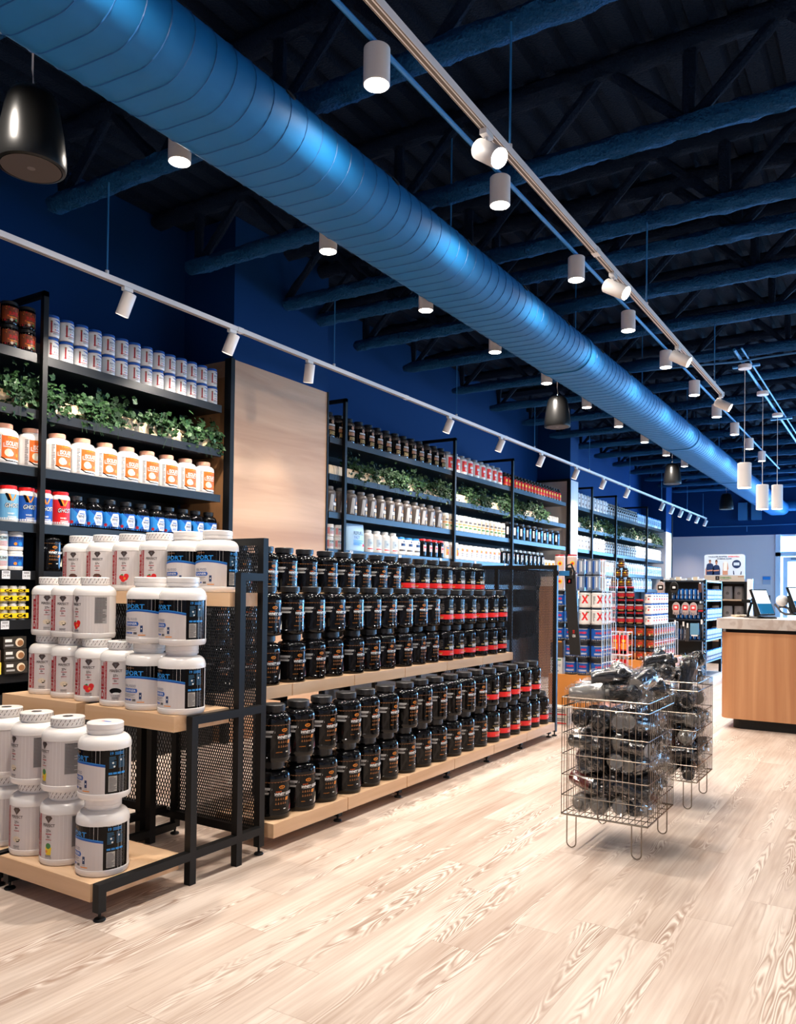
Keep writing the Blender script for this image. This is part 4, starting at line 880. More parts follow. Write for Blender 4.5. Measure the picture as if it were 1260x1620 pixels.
def end_frame(y, lab, ch=1):
    t = thing('gondola_end_frame', lab, 'display frame')
    T = .036; XA, XB = -3.88, -2.645
    for x in (XB-T, -3.27, XA): MB().box(x, x+T, y-T/2, y+T/2, .04 if x != -3.27 else .04, 1.55, black).build('post', t, smooth=False); foot(t, x+T/2, y, 0)
    MB().box(XA+T, -3.27, y-T/2, y+T/2, 1.514, 1.55, black).box(-3.27+T, XB-T, y-T/2, y+T/2, 1.514, 1.55, black).build('top_rail', t, smooth=False)
    MB().box(XA+T, -3.27, y-T/2, y+T/2, .085, .125, black).box(-3.27+T, XB-T, y-T/2, y+T/2, .085, .125, black).build('bottom_rail', t, smooth=False)
    mesh_panel(t, -3.27+T, XB-T, y, .125, 1.514); mesh_panel(t, XA+T, -3.27, y, .125, 1.514, .02, .04)
    return t
end_frame(2.985, 'black steel frame with expanded mesh between white tub display and black tub gondola')
end_frame(6.94, 'black steel mesh frame closing the far end of the gondola beside hanging belt')
U0, UP = 3.06, .637
for k in range(6):
    y0 = U0+UP*k; y1 = y0+UP-.008
    t = thing('gondola_shelf_unit', f'stepped beech and black steel gondola bay, {ORD[k]} from the white tub display', 'display shelf', (0, 0, 0), 0, 'gondola bays')
    MB().box(-3.03, -2.635, y0, y1, .062, .132, ply_y).build('shelf_board', t, smooth=False)
    MB().box(-3.27, -3.05, y0, y1, .672, .742, ply_y).build('shelf_board', t, smooth=False)
    MB().box(-3.50, -3.285, y0, y1, 1.215, 1.28, ply_y).build('shelf_board', t, smooth=False)
    fr = MB()
    for y in (y1-.045,):
        fr.box(-3.02, -2.675, y, y+.03, .032, .06, black)
        fr.box(-3.10, -3.07, y, y+.03, .05, .67, black).box(-3.25, -3.07, y, y+.03, .642, .67, black).box(-3.31, -3.28, y, y+.03, .05, 1.212, black).box(-3.48, -3.28, y, y+.03, 1.18, 1.212, black).box(-3.07, -2.99, y, y+.03, .032, .06, black)
    fr.build('frame', t, smooth=False)
    if k < 6:
        MB().box(-2.70, -2.665, y1-.045, y1-.01, .03, .06, black).build('leg', t, smooth=False); foot(t, -2.683, y1-.028, 0)
def gold_row(X, z, n, y0, grp, desc, reds, layer):
    for k in range(n):
        u = k//3; y = U0+UP*u+y0+.205*(k % 3)+random.uniform(-.006, .006)
        isr = k >= reds; p = redp if isr else (gold_a if random.random() < .6 else gold_b)
        place(p, 'protein_tub', (X+random.uniform(-.006, .006), y, z), math.radians(82+random.uniform(-9, 7)), f'black tub {"with red band" if isr else "with gold print"}, {desc}, {ORD[k]} from white display', 'protein tub', grp)
gold_row(-2.745, .132, 18, .115, 'tubs on the floor-level gondola boards', 'floor-level board, lower of stack', 12, 0)
gold_row(-2.745, .132+GH, 17, .115, 'tubs on the floor-level gondola boards', 'floor-level board, upper of stack', 12, 1)
gold_row(-3.15, .742, 18, .09, 'tubs on the middle gondola boards', 'middle board, lower of stack', 12, 0)
gold_row(-3.15, .742+GH, 18, .09, 'tubs on the middle gondola boards', 'middle board, upper of stack', 12, 1)
gold_row(-3.385, 1.28, 18, .10, 'tubs on the top gondola boards', 'top board', 11, 0)

# ================================================================ STEPPED DISPLAY WITH WHITE TUBS
for u, (xa, xb) in enumerate(((-3.275, -2.625), (-3.945, -3.295))):
    t = thing('stepped_display_stand', ['black steel stand with three beech steps, nearer the open floor', 'black steel stand with three beech steps, nearer the product wall'][u], 'display stand')
    T = .036; bx = (xa+.0, xb-T-.008)
    for (ya, yb, za, zb) in ((2.025, 2.475, .072, .142), (2.435, 2.77, .672, .742), (2.765, 2.955, 1.215, 1.28)):
        MB().box(bx[0], bx[1], ya, yb, za, zb, ply).build('shelf_board', t, smooth=False)
    for (x, dz) in ((xb-T, 0), (xa+.02, -.012)):
        zz = dz
        MB().box(x, x+T, 2.03, 2.03+T, .035, .145 if dz == 0 else .07, black).build('leg', t, smooth=False); foot(t, x+T/2, 2.05, 0)
        MB().box(x, x+T, 2.50, 2.50+T, 0.0, .735 if dz == 0 else .67, black).build('leg', t, smooth=False)
        MB().box(x, x+T, 2.79, 2.79+T, 0.0, 1.375 if dz == 0 else 1.21, black).build('leg', t, smooth=False)
        for z_, segs in ((.145 if dz == 0 else .07, ((2.03+T, 2.50), (2.50+T, 2.79), (2.79+T, 2.965))), (.735 if dz == 0 else .67, ((2.50+T, 2.79), (2.79+T, 2.965))), (1.375 if dz == 0 else 1.21, ((2.79+T, 2.965),))):
            for ya, yb in segs: MB().box(x, x+T, ya, yb, z_-T, z_, black).build('side_rail', t, smooth=False)
WT = 'white tub with red lettering'; ST = 'white tub with black and blue label'
def wt(p, x, y, z, rz, lab, cat='protein tub', grp='white tubs on the stepped display'):
    place(p, 'protein_tub', (x, y, z), math.radians(rz), lab, cat, grp)
Z0 = .142
for l in range(2):
    ly = ['lower', 'upper'][l]; dz = DH*l
    for k, (x, fl, rz) in enumerate(((-3.01, 4, 14 if l == 0 else -6), (-3.232, 0, 12 if l == 0 else -4), (-3.455, 0, 22), (-3.675, 0, 20), (-3.86, 1, 20))):
        wt(dies[fl], x+random.uniform(-.004, .004), 2.155, Z0+dz, rz+(0 if k else 0), f'{WT} on lowest step, {ly} layer, {ORD[k]} from blue-labelled stack')
    wt(sportp, -2.775+.004*l, 2.16, Z0+dz, 6, f'{ST} on lowest step, {["bottom", "top"][l]} of its stack')
M0 = .742
for k, (x, y, fl, rz) in enumerate(((-3.155, 2.55, 3, 34), (-3.38, 2.575, 1, 32), (-3.585, 2.585, 0, 32), (-3.80, 2.605, 0, 34))):
    wt(dies[fl], x, y, M0, rz, f'{WT} on middle step, lower layer, {ORD[k]} from blue-labelled stacks')
for k, (x, y, fl, rz) in enumerate(((-3.415, 2.585, 1, -2), (-3.60, 2.59, 0, 28), (-3.80, 2.615, 0, 40))):
    wt(dies[fl], x, y, M0+DH, rz, f'{WT} on middle step, upper layer, {ORD[k]} from blue-labelled stacks')
for l in range(2):
    for k, x in enumerate((-2.745, -2.963)):
        wt(sportp, x, 2.545, M0+DH*l, 8 if k == 0 else 26, f'{ST} on middle step, {["lower", "upper"][l]}, {["by steel posts", "by red-lettered tubs"][k]}')
for k, (x, fl) in enumerate(((-3.265, 1), (-3.475, 1), (-3.69, 2), (-3.895, 2))):
    wt(dies[fl], x, 2.86, 1.28, 26, f'{WT} on the top step, {ORD[k]} from the blue-labelled pair')
for k, x in enumerate((-2.855, -3.06)):
    wt(sportp, x, 2.865, 1.28, 24, f'{ST} on top step, {["by mesh frame", "by red-lettered tubs"][k]}')
# blue pouch on the hidden board
pk = thing('snack_pouch', 'small bright blue foil pouch lying behind the white tubs near the floor', 'pouch', (-4.02, 2.75, 0.0), .4)
MB().lathe([(0, 0), (.09, .0), (.11, .03), (.10, .42), (.05, .47), (0, .475)], mat('foil_blue', (.01, .25, .62), .3), 12, Matrix.Diagonal((1, .5, 1, 1)), wob=lambda a, z: .006*math.sin(5*a+z*30)).build('pouch_body', pk)

# ================================================================ WIRE BINS OF SHAKER BOTTLES
def wire_bin(x0, x1, y0, y1, lab):
    t = thing('wire_dump_bin', lab, 'wire bin', (0, 0, 0), 0, 'wire dump bins'); z0, z1 = .17, .765; r = .0022
    def rod(m, a, b2, rr=r): m.cyl(a, b2, rr, wire, 6)
    hz = [z0, .265, .37, .475, .58, .715, z1]
    for nm, (A, B) in (('side_grid', ((x0, y0), (x1, y0))), ('side_grid', ((x0, y1), (x1, y1))), ('side_grid', ((x0, y0), (x0, y1))), ('side_grid', ((x1, y0), (x1, y1)))):
        m = MB(); n_ = 14
        for i in range(n_+1):
            k = i/n_; x = A[0]+(B[0]-A[0])*k; y = A[1]+(B[1]-A[1])*k; rod(m, (x, y, z0-.005), (x, y, z1-(0 if i in (0, n_) else .0)), .0019)
        for z in hz: rod(m, (A[0], A[1], z), (B[0], B[1], z), .0036 if z in (z1, .715, z0) else .0026)
        m.build(nm, t)
    m = MB()
    for i in range(15): x = x0+(x1-x0)*i/14; rod(m, (x, y0, z0), (x, y1, z0), .0019)
    for i in range(6): y = y0+(y1-y0)*i/5; rod(m, (x0, y, z0-.004), (x1, y, z0-.004), .0024)
    m.build('bottom_grid', t)
    for (cx_, cy_, ax) in ((x1-.055, y0, 0), (x0+.055, y0, 0), (x1-.055, y1, 0), (x0+.055, y1, 0)):
        w_ = .024; pts = [(cx_-w_, cy_, z0)]+[(cx_-w_*math.cos(a), cy_, .03-w_*math.sin(a)+.0) for a in [PI*i/10 for i in range(11)]]+[(cx_+w_, cy_, z0)]
        MB().tube(pts, .0034, wire, 7).build('leg', t)
    return t
B1 = (-1.475, -1.035, 3.95, 4.45); B2 = (-1.475, -1.035, 5.05, 5.50)
wire_bin(*B1, 'steel wire dump bin of black shakers standing on the floor, nearer the white tubs')
wire_bin(*B2, 'steel wire dump bin of black shakers standing behind the other bin, nearer the counter')
shk = mat('shaker_black', (.012, .012, .013), .22, coat=.4); shkc = mat('shaker_clear', (.19, .18, .165), .15, coat=.5); shr = mat('shaker_red', (.12, .012, .008), .25, coat=.4)
wrap = bpy.data.materials.new('plastic_wrap'); wrap.use_nodes = True; n_ = wrap.node_tree; n_.nodes.clear()
o_ = n_.nodes.new('ShaderNodeOutputMaterial'); t_ = n_.nodes.new('ShaderNodeBsdfTransparent'); g_ = n_.nodes.new('ShaderNodeBsdfGlossy'); x_ = n_.nodes.new('ShaderNodeMixShader')
fz = n_.nodes.new('ShaderNodeLayerWeight'); fz.inputs[0].default_value = .35; g_.inputs['Roughness'].default_value = .12; g_.inputs[0].default_value = (.95, .95, .95, 1)
mr = n_.nodes.new('ShaderNodeMapRange'); mr.inputs[3].default_value = .035; mr.inputs[4].default_value = .42; n_.links.new(fz.outputs['Facing'], mr.inputs[0])
n_.links.new(mr.outputs[0], x_.inputs[0]); n_.links.new(t_.outputs[0], x_.inputs[1]); n_.links.new(g_.outputs[0], x_.inputs[2]); n_.links.new(x_.outputs[0], o_.inputs[0])
def shaker(bm_, lidm, cap):
    P = Proto(); P.add('bottle_body', MB().lathe([(0, .003), (.030, .002), (.034, 0), (.036, .005), (.038, .03), (.044, .125), (.0445, .13), (.044, .145)], bm_, 22).mesh('bottle_body'))
    P.add('lid', MB().lathe([(.0455, .132), (.0465, .134), (.047, .165), (.045, .172), (.038, .176), (.036, .18), (.020, .182), (.019, .20), (.015, .204), (0, .205)], lidm, 24).box(-.006, .006, -.044, -.010, .176, .19, lidm).mesh('lid'))
    if cap: P.add('base_disc', MB().lathe([(.0, -.0005), (.033, -.0005), (.0345, .001)], cap, 22).mesh('base_disc'), 0)
    return P
def wrap_mesh(seed):
    rr = random.Random(seed); m = MB(); n = 26; R_ = []; zs = [-.022, -.012, -.004, .01, .04, .075, .11, .14, .17, .19, .205, .22, .24]
    for z in zs:
        base = .050 if 0 <= z <= .18 else (.044 if z > -.01 and z < .21 else .026 if z < .23 and z > -.02 else .04)
        R_.append([m.bm.verts.new(((base+rr.uniform(-.003, .0065))*math.cos(2*PI*i/n), (base+rr.uniform(-.003, .0065))*math.sin(2*PI*i/n), z+rr.uniform(-.004, .004))) for i in range(n)])
    for A, B in zip(R_, R_[1:]):
        for i in range(n):
            if (i % 2): m.face([A[i], A[(i+1) % n], B[(i+1) % n]], wrap); m.face([A[i], B[(i+1) % n], B[i]], wrap)
            else: m.face([A[i], A[(i+1) % n], B[i]], wrap); m.face([A[(i+1) % n], B[(i+1) % n], B[i]], wrap)
    return m.mesh('plastic_wrap', smooth=False)
wraps = [wrap_mesh(k) for k in range(4)]
shk_p = [shaker(shk, shk, None), shaker(shk, shkc, shkc), shaker(shkc, shkc, shkc), shaker(shr, shk, None), shaker(shk, shk, shkc)]
def fill_bin(b, who, seed):
    rr = random.Random(seed); n = 0
    x0, x1, y0, y1 = b
    def put(c, d, kind, lab):
        t = thing('shaker_bottle', lab, 'shaker bottle', (0, 0, 0), 0, f'wrapped shaker bottles in {who}')
        d = Vector(d).normalized(); t.rotation_mode = 'QUATERNION'; t.rotation_quaternion = d.to_track_quat('Z', 'Y'); t.location = Vector(c)-d*.10
        made = []
        for nm, me, par in shk_p[kind].nodes: made.append(add(nm, me, t if par < 0 else made[par]))
        add('plastic_wrap', wraps[rr.randrange(4)], t)
    names = {0: 'black', 1: 'clear-lidded black', 2: 'smoky clear', 3: 'dark red', 4: 'clear-based black'}
    for L_ in range(5):
        z = .225+.105*L_
        alongx = (L_ % 2 == 1)
        for i in range(4):
            for j in range(2):
                q = (i+.5)/4; s_ = (j+.5)/2
                if alongx: c = (x0+.006+(x1-x0-.012)*s_, y0+.03+(y1-y0-.06)*q, z+rr.uniform(-.012, .012)); d = ((1 if rr.random() < .5 else -1), rr.uniform(-.32, .32), rr.uniform(-.25, .25))
                else: c = (x0+.03+(x1-x0-.06)*q, y0+.012+(y1-y0-.024)*s_, z+rr.uniform(-.012, .012)); d = (rr.uniform(-.36, .36), (1 if rr.random() < .5 else -1), rr.uniform(-.25, .25))
                kind = rr.choices((0, 1, 2, 3, 4), (6, 2, .7, .2 if L_ > 1 else 2, 2.4))[0]
                put(c, d, kind, f'{names[kind]} shaker in {who}, {["bottom", "second", "third", "fourth", "fifth"][L_]} layer, {ORD[i*2+j]} along')
    heap = [((-.11, .10, .772), (1, .15, .10), 2), ((-.13, .24, .772), (1, .3, .05), 1), ((.08, .09, .778), (.75, -.5, .18), 0), ((.10, .25, .775), (-.6, .8, .05), 1), ((-.14, .38, .775), (1, -.1, .1), 0), ((.12, .39, .78), (1, .5, .15), 4), ((-.02, .17, .855), (.9, .35, .12), 0), ((.0, .33, .86), (-.7, .5, .2), 1), ((.15, .16, .85), (.1, .9, .15), 4)]
    if who.startswith('far'): heap = [((-.13, .10, .775), (.8, .3, .25), 0), ((.0, .12, .79), (.3, -.8, .2), 0), ((.14, .10, .79), (.1, .2, .9), 0), ((-.10, .27, .775), (1, -.2, .1), 1), ((.09, .27, .775), (.9, .5, .1), 0), ((.0, .39, .775), (-1, .1, .05), 4), ((-.05, .20, .86), (1, .5, .1), 0), ((.12, .33, .86), (.6, -.6, .3), 0), ((-.12, .36, .85), (.3, .8, .4), 0)]
    for k, (c, d, kind) in enumerate(heap):
        put(((x0+x1)/2+c[0], y0+c[1], c[2]+.01), d, kind, f'{names[kind]} shaker in crinkled wrap heaped on {who}, {ORD[k]}')
fill_bin(B1, 'near wire bin', 11); fill_bin(B2, 'far wire bin', 23)

# ================================================================ COUNTER
t = thing('sales_counter', 'light oak sales counter with rounded corner and black plinth', 'counter')
def rrect(x0, x1, y0, y1, r, n=8):
    p = []
    for cx_, cy_, a0 in ((x0+r, y0+r, PI), (x1-r, y0+r, 1.5*PI), (x1-r, y1-r, 0), (x0+r, y1-r, .5*PI)):
        for i in range(n+1): a = a0+PI/2*i/n; p.append((cx_+r*math.cos(a), cy_+r*math.sin(a)))
    return p
def slab(pts, z0, z1, mt, name, par):
    m = MB(); A = [m.bm.verts.new((x, y, z0)) for x, y in pts]; B = [m.bm.verts.new((x, y, z1)) for x, y in pts]; n = len(A)
    m.face(A[::-1], mt); m.face(B, mt)
    for i in range(n): m.face([A[i], A[(i+1) % n], B[(i+1) % n], B[i]], mt)
    return m.build(name, par)
slab(rrect(-1.50, 1.6, 8.33, 9.25, .12), .10, .935, counter_w, 'cabinet_body', t)
slab(rrect(-1.40, 1.5, 8.40, 9.17, .10), 0, .10, blackm, 'plinth', t)
slab(rrect(-1.47, 1.57, 8.36, 9.22, .10), .935, .97, blackm, 'shadow_gap', t)
marb = mat('pale_stone', (.60, .53, .48), .3); nt, N, L, b = nodes_of(marb)
tc = N.new('ShaderNodeTexCoord'); n1 = N.new('ShaderNodeTexNoise'); n1.inputs['Scale'].default_value = 5; n1.inputs['Detail'].default_value = 9; n1.inputs['Distortion'].default_value = 1.6
cr = N.new('ShaderNodeValToRGB'); cr.color_ramp.elements[0].position = .44; cr.color_ramp.elements[0].color = (.52, .44, .39, 1); cr.color_ramp.elements[1].position = .53; cr.color_ramp.elements[1].color = (.64, .58, .53, 1)
L.new(tc.outputs['Object'], n1.inputs[0]); L.new(n1.outputs[0], cr.inputs[0]); L.new(cr.outputs[0], b.inputs['Base Color'])
wtp = thing('worktop', 'pale veined stone worktop lying on the oak counter', 'worktop')
slab(rrect(-1.535, 1.62, 8.30, 9.28, .05), .97, 1.07, marb, 'stone_slab', wtp)
slab(rrect(-.62, 1.6, 9.0, 9.27, .02), 1.07, 1.10, marb, 'raised_ledge', wtp)
scr_blue = mat('screen_blue', (.01, .07, .16), .08, emit=(.02, .22, .45), es=.5); scr_w = mat('screen_white', (.6, .7, .8), .1, emit=(.8, .93, 1), es=1.6)
def pos(x, y, z, rz, lab):
    t = thing('pos_terminal', lab, 'till screen', (x, y, z), rz, 'till screens on the counter')
    # local: screen faces -Y, leans back
    Mx = Matrix.Translation((0, -.02, .035)) @ Matrix.Rotation(math.radians(-20), 4, 'X')
    MB().box(-.17, .17, 0, .022, 0, .27, black, Mx).build('screen_housing', t, smooth=False)
    MB().box(-.158, .158, -.001, .0, .012, .258, scr_w, Mx).box(-.158, .158, -.0015, -.001, .012, .12, scr_blue, Mx).build('display', t, smooth=False)
    MB().box(-.13, .13, .022, .055, .01, .19, blackm, Mx).build('rear_case', t, smooth=False)
    MB().box(-.03, .03, .06, .10, .015, .17, black, Matrix.Rotation(math.radians(-8), 4, 'X')).build('stand_arm', t, smooth=False)
    MB().lathe([(0, 0), (.13, 0), (.135, .006), (.12, .016), (0, .02)], black, 28, Matrix.Translation((0, .03, 0)) @ Matrix.Diagonal((1.1, .95, 1, 1))).build('base', t)
    return t
pos(-1.14, 8.72, 1.07, math.radians(74), 'black till screen leaning back at the near corner of the counter')
pos(-.86, 9.12, 1.10, math.radians(76), 'black till screen standing behind the white globe on the counter')
t = thing('barcode_scanner', 'small black barcode scanner on a stand behind the first till screen', 'scanner', (-1.33, 8.86, 1.07))
MB().tube([(0, 0, 0), (.01, .0, .06), (.03, 0, .13), (.035, 0, .16)], .014, black, 8).lathe([(0, 0), (.04, 0), (.042, .008), (0, .014)], black, 18).build('stand', t)
MB().box(-.055, .035, -.028, .028, .15, .185, black).build('scanner_head', t, smooth=False)
t = thing('snow_globe_holder', 'white round globe in a grey curved cradle on the counter', 'globe', (-1.04, 9.12, 1.10))
MB().lathe([(.06*math.sin(PI*i/12), .145-.06*math.cos(PI*i/12)) for i in range(13)], mat('globe_white', (.85, .82, .8), .3), 24).build('globe', t)
MB().tube([(-.07, 0, .11), (-.04, 0, .075), (.02, 0, .085), (.06, 0, .07), (.09, 0, .01)], .013, mat('cradle_grey', (.12, .11, .11), .4), 8).tube([(-.04, 0, .075), (-.01, 0, .03), (.03, 0, .008), (.09, 0, .01)], .012, mat('cradle_grey', (.12, .11, .11), .4), 8).build('cradle', t)
t = thing('paper_stack', 'low pile of cream papers near the corner of the stone worktop', 'papers', (-1.40, 9.0, 1.07), .3)
for k in range(3): MB().box(-.09, .09, -.07, .07, .008*k, .008*k+.006, cream, Matrix.Rotation(.25*k, 4, 'Z')).build('paper_sheet', t, smooth=False)

# ================================================================ TUB STACKS BEYOND THE GONDOLA
def platform(x0, x1, y0, y1, z, lab):
    t = thing('display_plinth', lab, 'display plinth')
    MB().box(x0, x1, y0, y1, z-.35, z, orange_w).build('plinth_box', t, smooth=False)
    MB().box(x0+.02, x1-.02, y0+.03, y1, z-.35-.03, z-.35, black).build('base_frame', t, smooth=False)
    for x in (x0+.04, x1-.08):
        for y in (y0+.05, y1-.09): MB().box(x, x+.04, y, y+.04, 0, z-.38, white).build('leg', t, smooth=False)
    return t
platform(-3.16, -2.585, 8.05, 8.95, .445, 'orange-brown plinth carrying the blue tub stack just beyond the gondola')
platform(-3.30, -2.60, 10.35, 11.65, .445, 'orange-brown plinth carrying the ember orange tub stack')
def guard(x, y0, y1, z0, z1, lab, n=9, m_=5):
    t = thing('wire_guard', lab, 'wire guard'); m = MB()
    for i in range(n+1): y = y0+(y1-y0)*i/n; m.cyl((x, y, z0), (x, y, z1), .0035, wirew, 6)
    for i in range(m_+1): z = z0+(z1-z0)*i/m_; m.cyl((x, y0, z), (x, y1, z), .003, wirew, 6)
    m.build('wire_grid', t)
zb = .445; TH = .176
LY = ['bottom', 'second', 'third', 'fourth', 'fifth']
for i, x in enumerate((-2.945, -2.808, -2.671)):
    for j, y in enumerate((8.14, 8.28, 8.42)):
        if j > 0 and i < 2: continue
        for l in range(5 if i == 0 else 3):
            place(PR['bluetub'], 'supplement_tub', (x, y, zb+TH*l), math.radians(8 if i < 2 else 40), f'blue tub with red print beyond the gondola, {LY[l]} layer, {ORD[i]} across, {ORD[j]} back', 'tub', 'blue tubs stacked beyond the gondola')
for l in range(3):
    place(PR['bluetub'], 'supplement_tub', (-3.083, 8.15, .797+TH*l), math.radians(8), f'blue tub with red print behind the hanging belt, {["lower", "middle", "top"][l]} one', 'tub', 'blue tubs behind the hanging belt')
P = box_proto(.13, .14, .17, mat('tub_white_green', (.70, .70, .66), .5), lambda f, w, h: f.rect(-w*.4, h*.82, w*.4, h*.9, green_p, 1).text('GREENS', 0, h*.45, .025, grayp, 1, w=.10).rect(-w*.4, h*.14, w*.2, h*.2, navy, 1))
place(P, 'supplement_carton', (-3.087, 8.15, zb), 0, 'white and green carton on the blue tub plinth beside the mesh frame', 'carton')
P = box_proto(.13, .14, .18, mat('carton_umber', (.07, .035, .015), .6), lambda f, w, h: f.rect(-w*.45, h*.9, w*.45, h*.98, orange_w, 1))
place(P, 'supplement_carton', (-3.087, 8.15, zb+.1705), 0, 'dark brown carton between the green carton and the blue tubs', 'carton')
for l in range(2):
    for j, (x, y) in enumerate(((-2.800, 8.14), (-2.668, 8.15), (-2.668, 8.285), (-2.668, 8.42))):
        place(PR['xtub'], 'supplement_tub', (x, y, zb+3*TH+TH*l), math.radians(12 if j == 0 else 35), f'white tub with red cross, {["lower", "upper"][l]} row, {ORD[j]} from the hanging belt', 'tub', 'white tubs with red crosses')
shr_can = banded(.055, .19, .05, .016, .006, jarwht, dred, [(0, 1, mat('label_peach', (.7, .52, .45), .5))], lambda f, r, a, b: f.disc(0, a+.08, .025, yellow, 1).disc(0, a+.08, .013, red_p, 2), 16)
for l in range(2):
    for i in range(2):
        place(shr_can, 'supplement_tub', (-3.083+.138*i, 8.15, 1.326+.19*l), math.radians(20), f'peach tub with red lid above the hanging belt, {["lower", "upper"][l]}, {ORD[i]} along', 'tub', 'peach tubs with red lids')
silverc = banded(.040, .165, .038, .012, .005, mat('can_grey_blue', (.18, .23, .32), .3), lidblk, [(0, 1, mat('label_steel', (.25, .32, .44), .4))], lambda f, r, a, b: f.rect(-.05, a, -.01, b, blue_p, 1).rect(.01, a+.02, .02, b, wht, 2), 14)
redc = banded(.040, .165, .038, .012, .005, jarwht, dred, [(0, 1, mat('label_bone', (.5, .42, .38), .4))], lambda f, r, a, b: f.rect(-.01, a+.02, .012, b, red_p, 1), 14)
for l in range(2):
    for i, (x, y) in enumerate(((-2.84, 8.12), (-2.757, 8.15), (-2.674, 8.12), (-2.674, 8.21), (-2.674, 8.30))): place(silverc if i < 3 else redc, 'supplement_tub', (x, y, 1.326+.165*l), 0, f'slim {"steel blue" if i < 3 else "bone and red"} can above the red cross tubs, {["lower", "upper"][l]}, {ORD[i]} along', 'tub', 'slim cans above the red cross tubs')
guard(-2.592, 8.06, 8.52, zb, zb+.55, 'white wire guard along the lower blue tub stack', 6, 4)
guard(-2.592, 8.06, 8.50, zb+.56, 1.64, 'white wire guard along the red cross tubs', 6, 4)
# ember orange stack
zb2 = .445
for l in range(3):
    for i, x in enumerate((-3.11, -2.985, -2.86)):
        place(PR['super'], 'supplement_tub', (x, 10.46, zb2+.150*l), math.radians(10), f'ember orange tub on the second plinth, {["bottom", "middle", "top"][l]} layer, {ORD[i]} across', 'tub', 'ember orange tubs on the second plinth')
    for j in range(9):
        place(PR['super'], 'supplement_tub', (-2.725, 10.46+.13*j, zb2+.150*l), math.radians(12 if j == 0 else 55), f'ember orange tub behind the white wires, {["bottom", "middle", "top"][l]} layer, {ORD[j]} along', 'tub', 'ember orange tubs behind the white wires')
for l in range(3):
    for i, x in enumerate((-3.23, -3.112, -2.994, -2.876)):
        if l == 2 and i > 2: continue
        place(PR['redtub'], 'supplement_tub', (x, 10.48, zb2+.451+.166*l), math.radians(8), f'black jar with dark red label over the ember tubs, {["lower", "middle", "top"][l]} layer, {ORD[i]} across', 'jar', 'dark red labelled jars over the ember tubs')
place(PR['super'], 'supplement_tub', (-3.235, 10.46, zb2+.30), math.radians(10), 'ember orange tub standing on the pale block beside the wire sachet rack', 'tub')
t = thing('display_block', 'pale block under one ember orange tub on the second plinth', 'block'); MB().box(-3.29, -3.18, 10.40, 10.52, zb2, zb2+.30, greywall).build('block_body', t, smooth=False)
for k, (dx, dz) in enumerate(((-.10, 0), (0, 0), (.10, 0), (-.05, .121), (.05, .121), (0, .242))):
    place(PR['amberb'], 'supplement_bottle', (-3.112+dx, 10.48, zb2+.950+dz), math.radians(8), f'small amber-labelled bottle in the little pyramid, {["lowest row first", "lowest row middle", "lowest row last", "second row first", "second row last", "very top"][k]}', 'bottle', 'amber bottles in a pyramid')
for l in range(3):
    for j in range(7):
        place(PR['shreds'], 'supplement_tub', (-2.752, 10.46+.132*j, zb2+.455+.139*l), math.radians(12 if j == 0 else 60), f'white tub with blue lid above the wire guard, {["lower", "middle", "top"][l]} layer, {ORD[j]} along', 'tub', 'blue-lidded tubs above the wire guard')
guard(-2.652, 10.38, 11.62, zb2, zb2+.47, 'white wire guard beside the ember orange tubs', 10, 2)
# wire rack with bags and red sachets between the stacks
t = thing('wire_sachet_rack', 'white wire rack of sachets between the two tub stacks', 'wire rack', (0, 0, 0)); m = MB()
RX0, RX1, RY = -2.84, -2.62, 9.05
for i in range(6): x = RX0+(RX1-RX0)*i/5; m.cyl((x, RY, .1), (x, RY, .86), .0035, wirew, 6); m.cyl((x, RY+.2, .1), (x, RY+.2, .86), .0035, wirew, 6)
for z in (.1, .35, .6, .86): m.tube([(RX0, RY, z), (RX1, RY, z), (RX1, RY+.2, z), (RX0, RY+.2, z)], .0035, wirew, 6, True)
for z in (.1, .6): m.box(RX0, RX1, RY, RY+.2, z-.003, z, wirew)
m.build('wire_frame', t)
for x in (RX0, RX1-.03):
    for y in (RY, RY+.17): MB().box(x, x+.03, y, y+.03, 0, .1, wirew).build('leg', t, smooth=False)
sach = Proto(); sach.add('sachet', MB().lathe([(0, 0), (.046, .002), (.048, .02), (.046, .17), (.04, .22), (0, .222)], red_p, 10, Matrix.Diagonal((1, .3, 1, 1))).mesh('sachet'))
f = Flat(); f.rect(-.032, .06, .032, .13, orange_p, 1).rect(-.022, .14, .022, .17, yellow, 1).rect(-.034, .01, .034, .045, blk_lab, 1); me = f.mesh('print'); me.transform(Matrix.Translation((0, -.0195, 0))); sach.add('print', me)
for l in range(3):
    for i in range(2): place(sach, 'supplement_sachet', (RX0+.06+.10*i, RY+.09, .103+.225*l if l < 2 else .603), 0, f'red sachet in the white wire rack, {["bottom", "middle", "top"][l]}, {["beside the blue tubs", "beside the ember tubs"][i]}', 'sachet', 'red sachets in the wire rack')
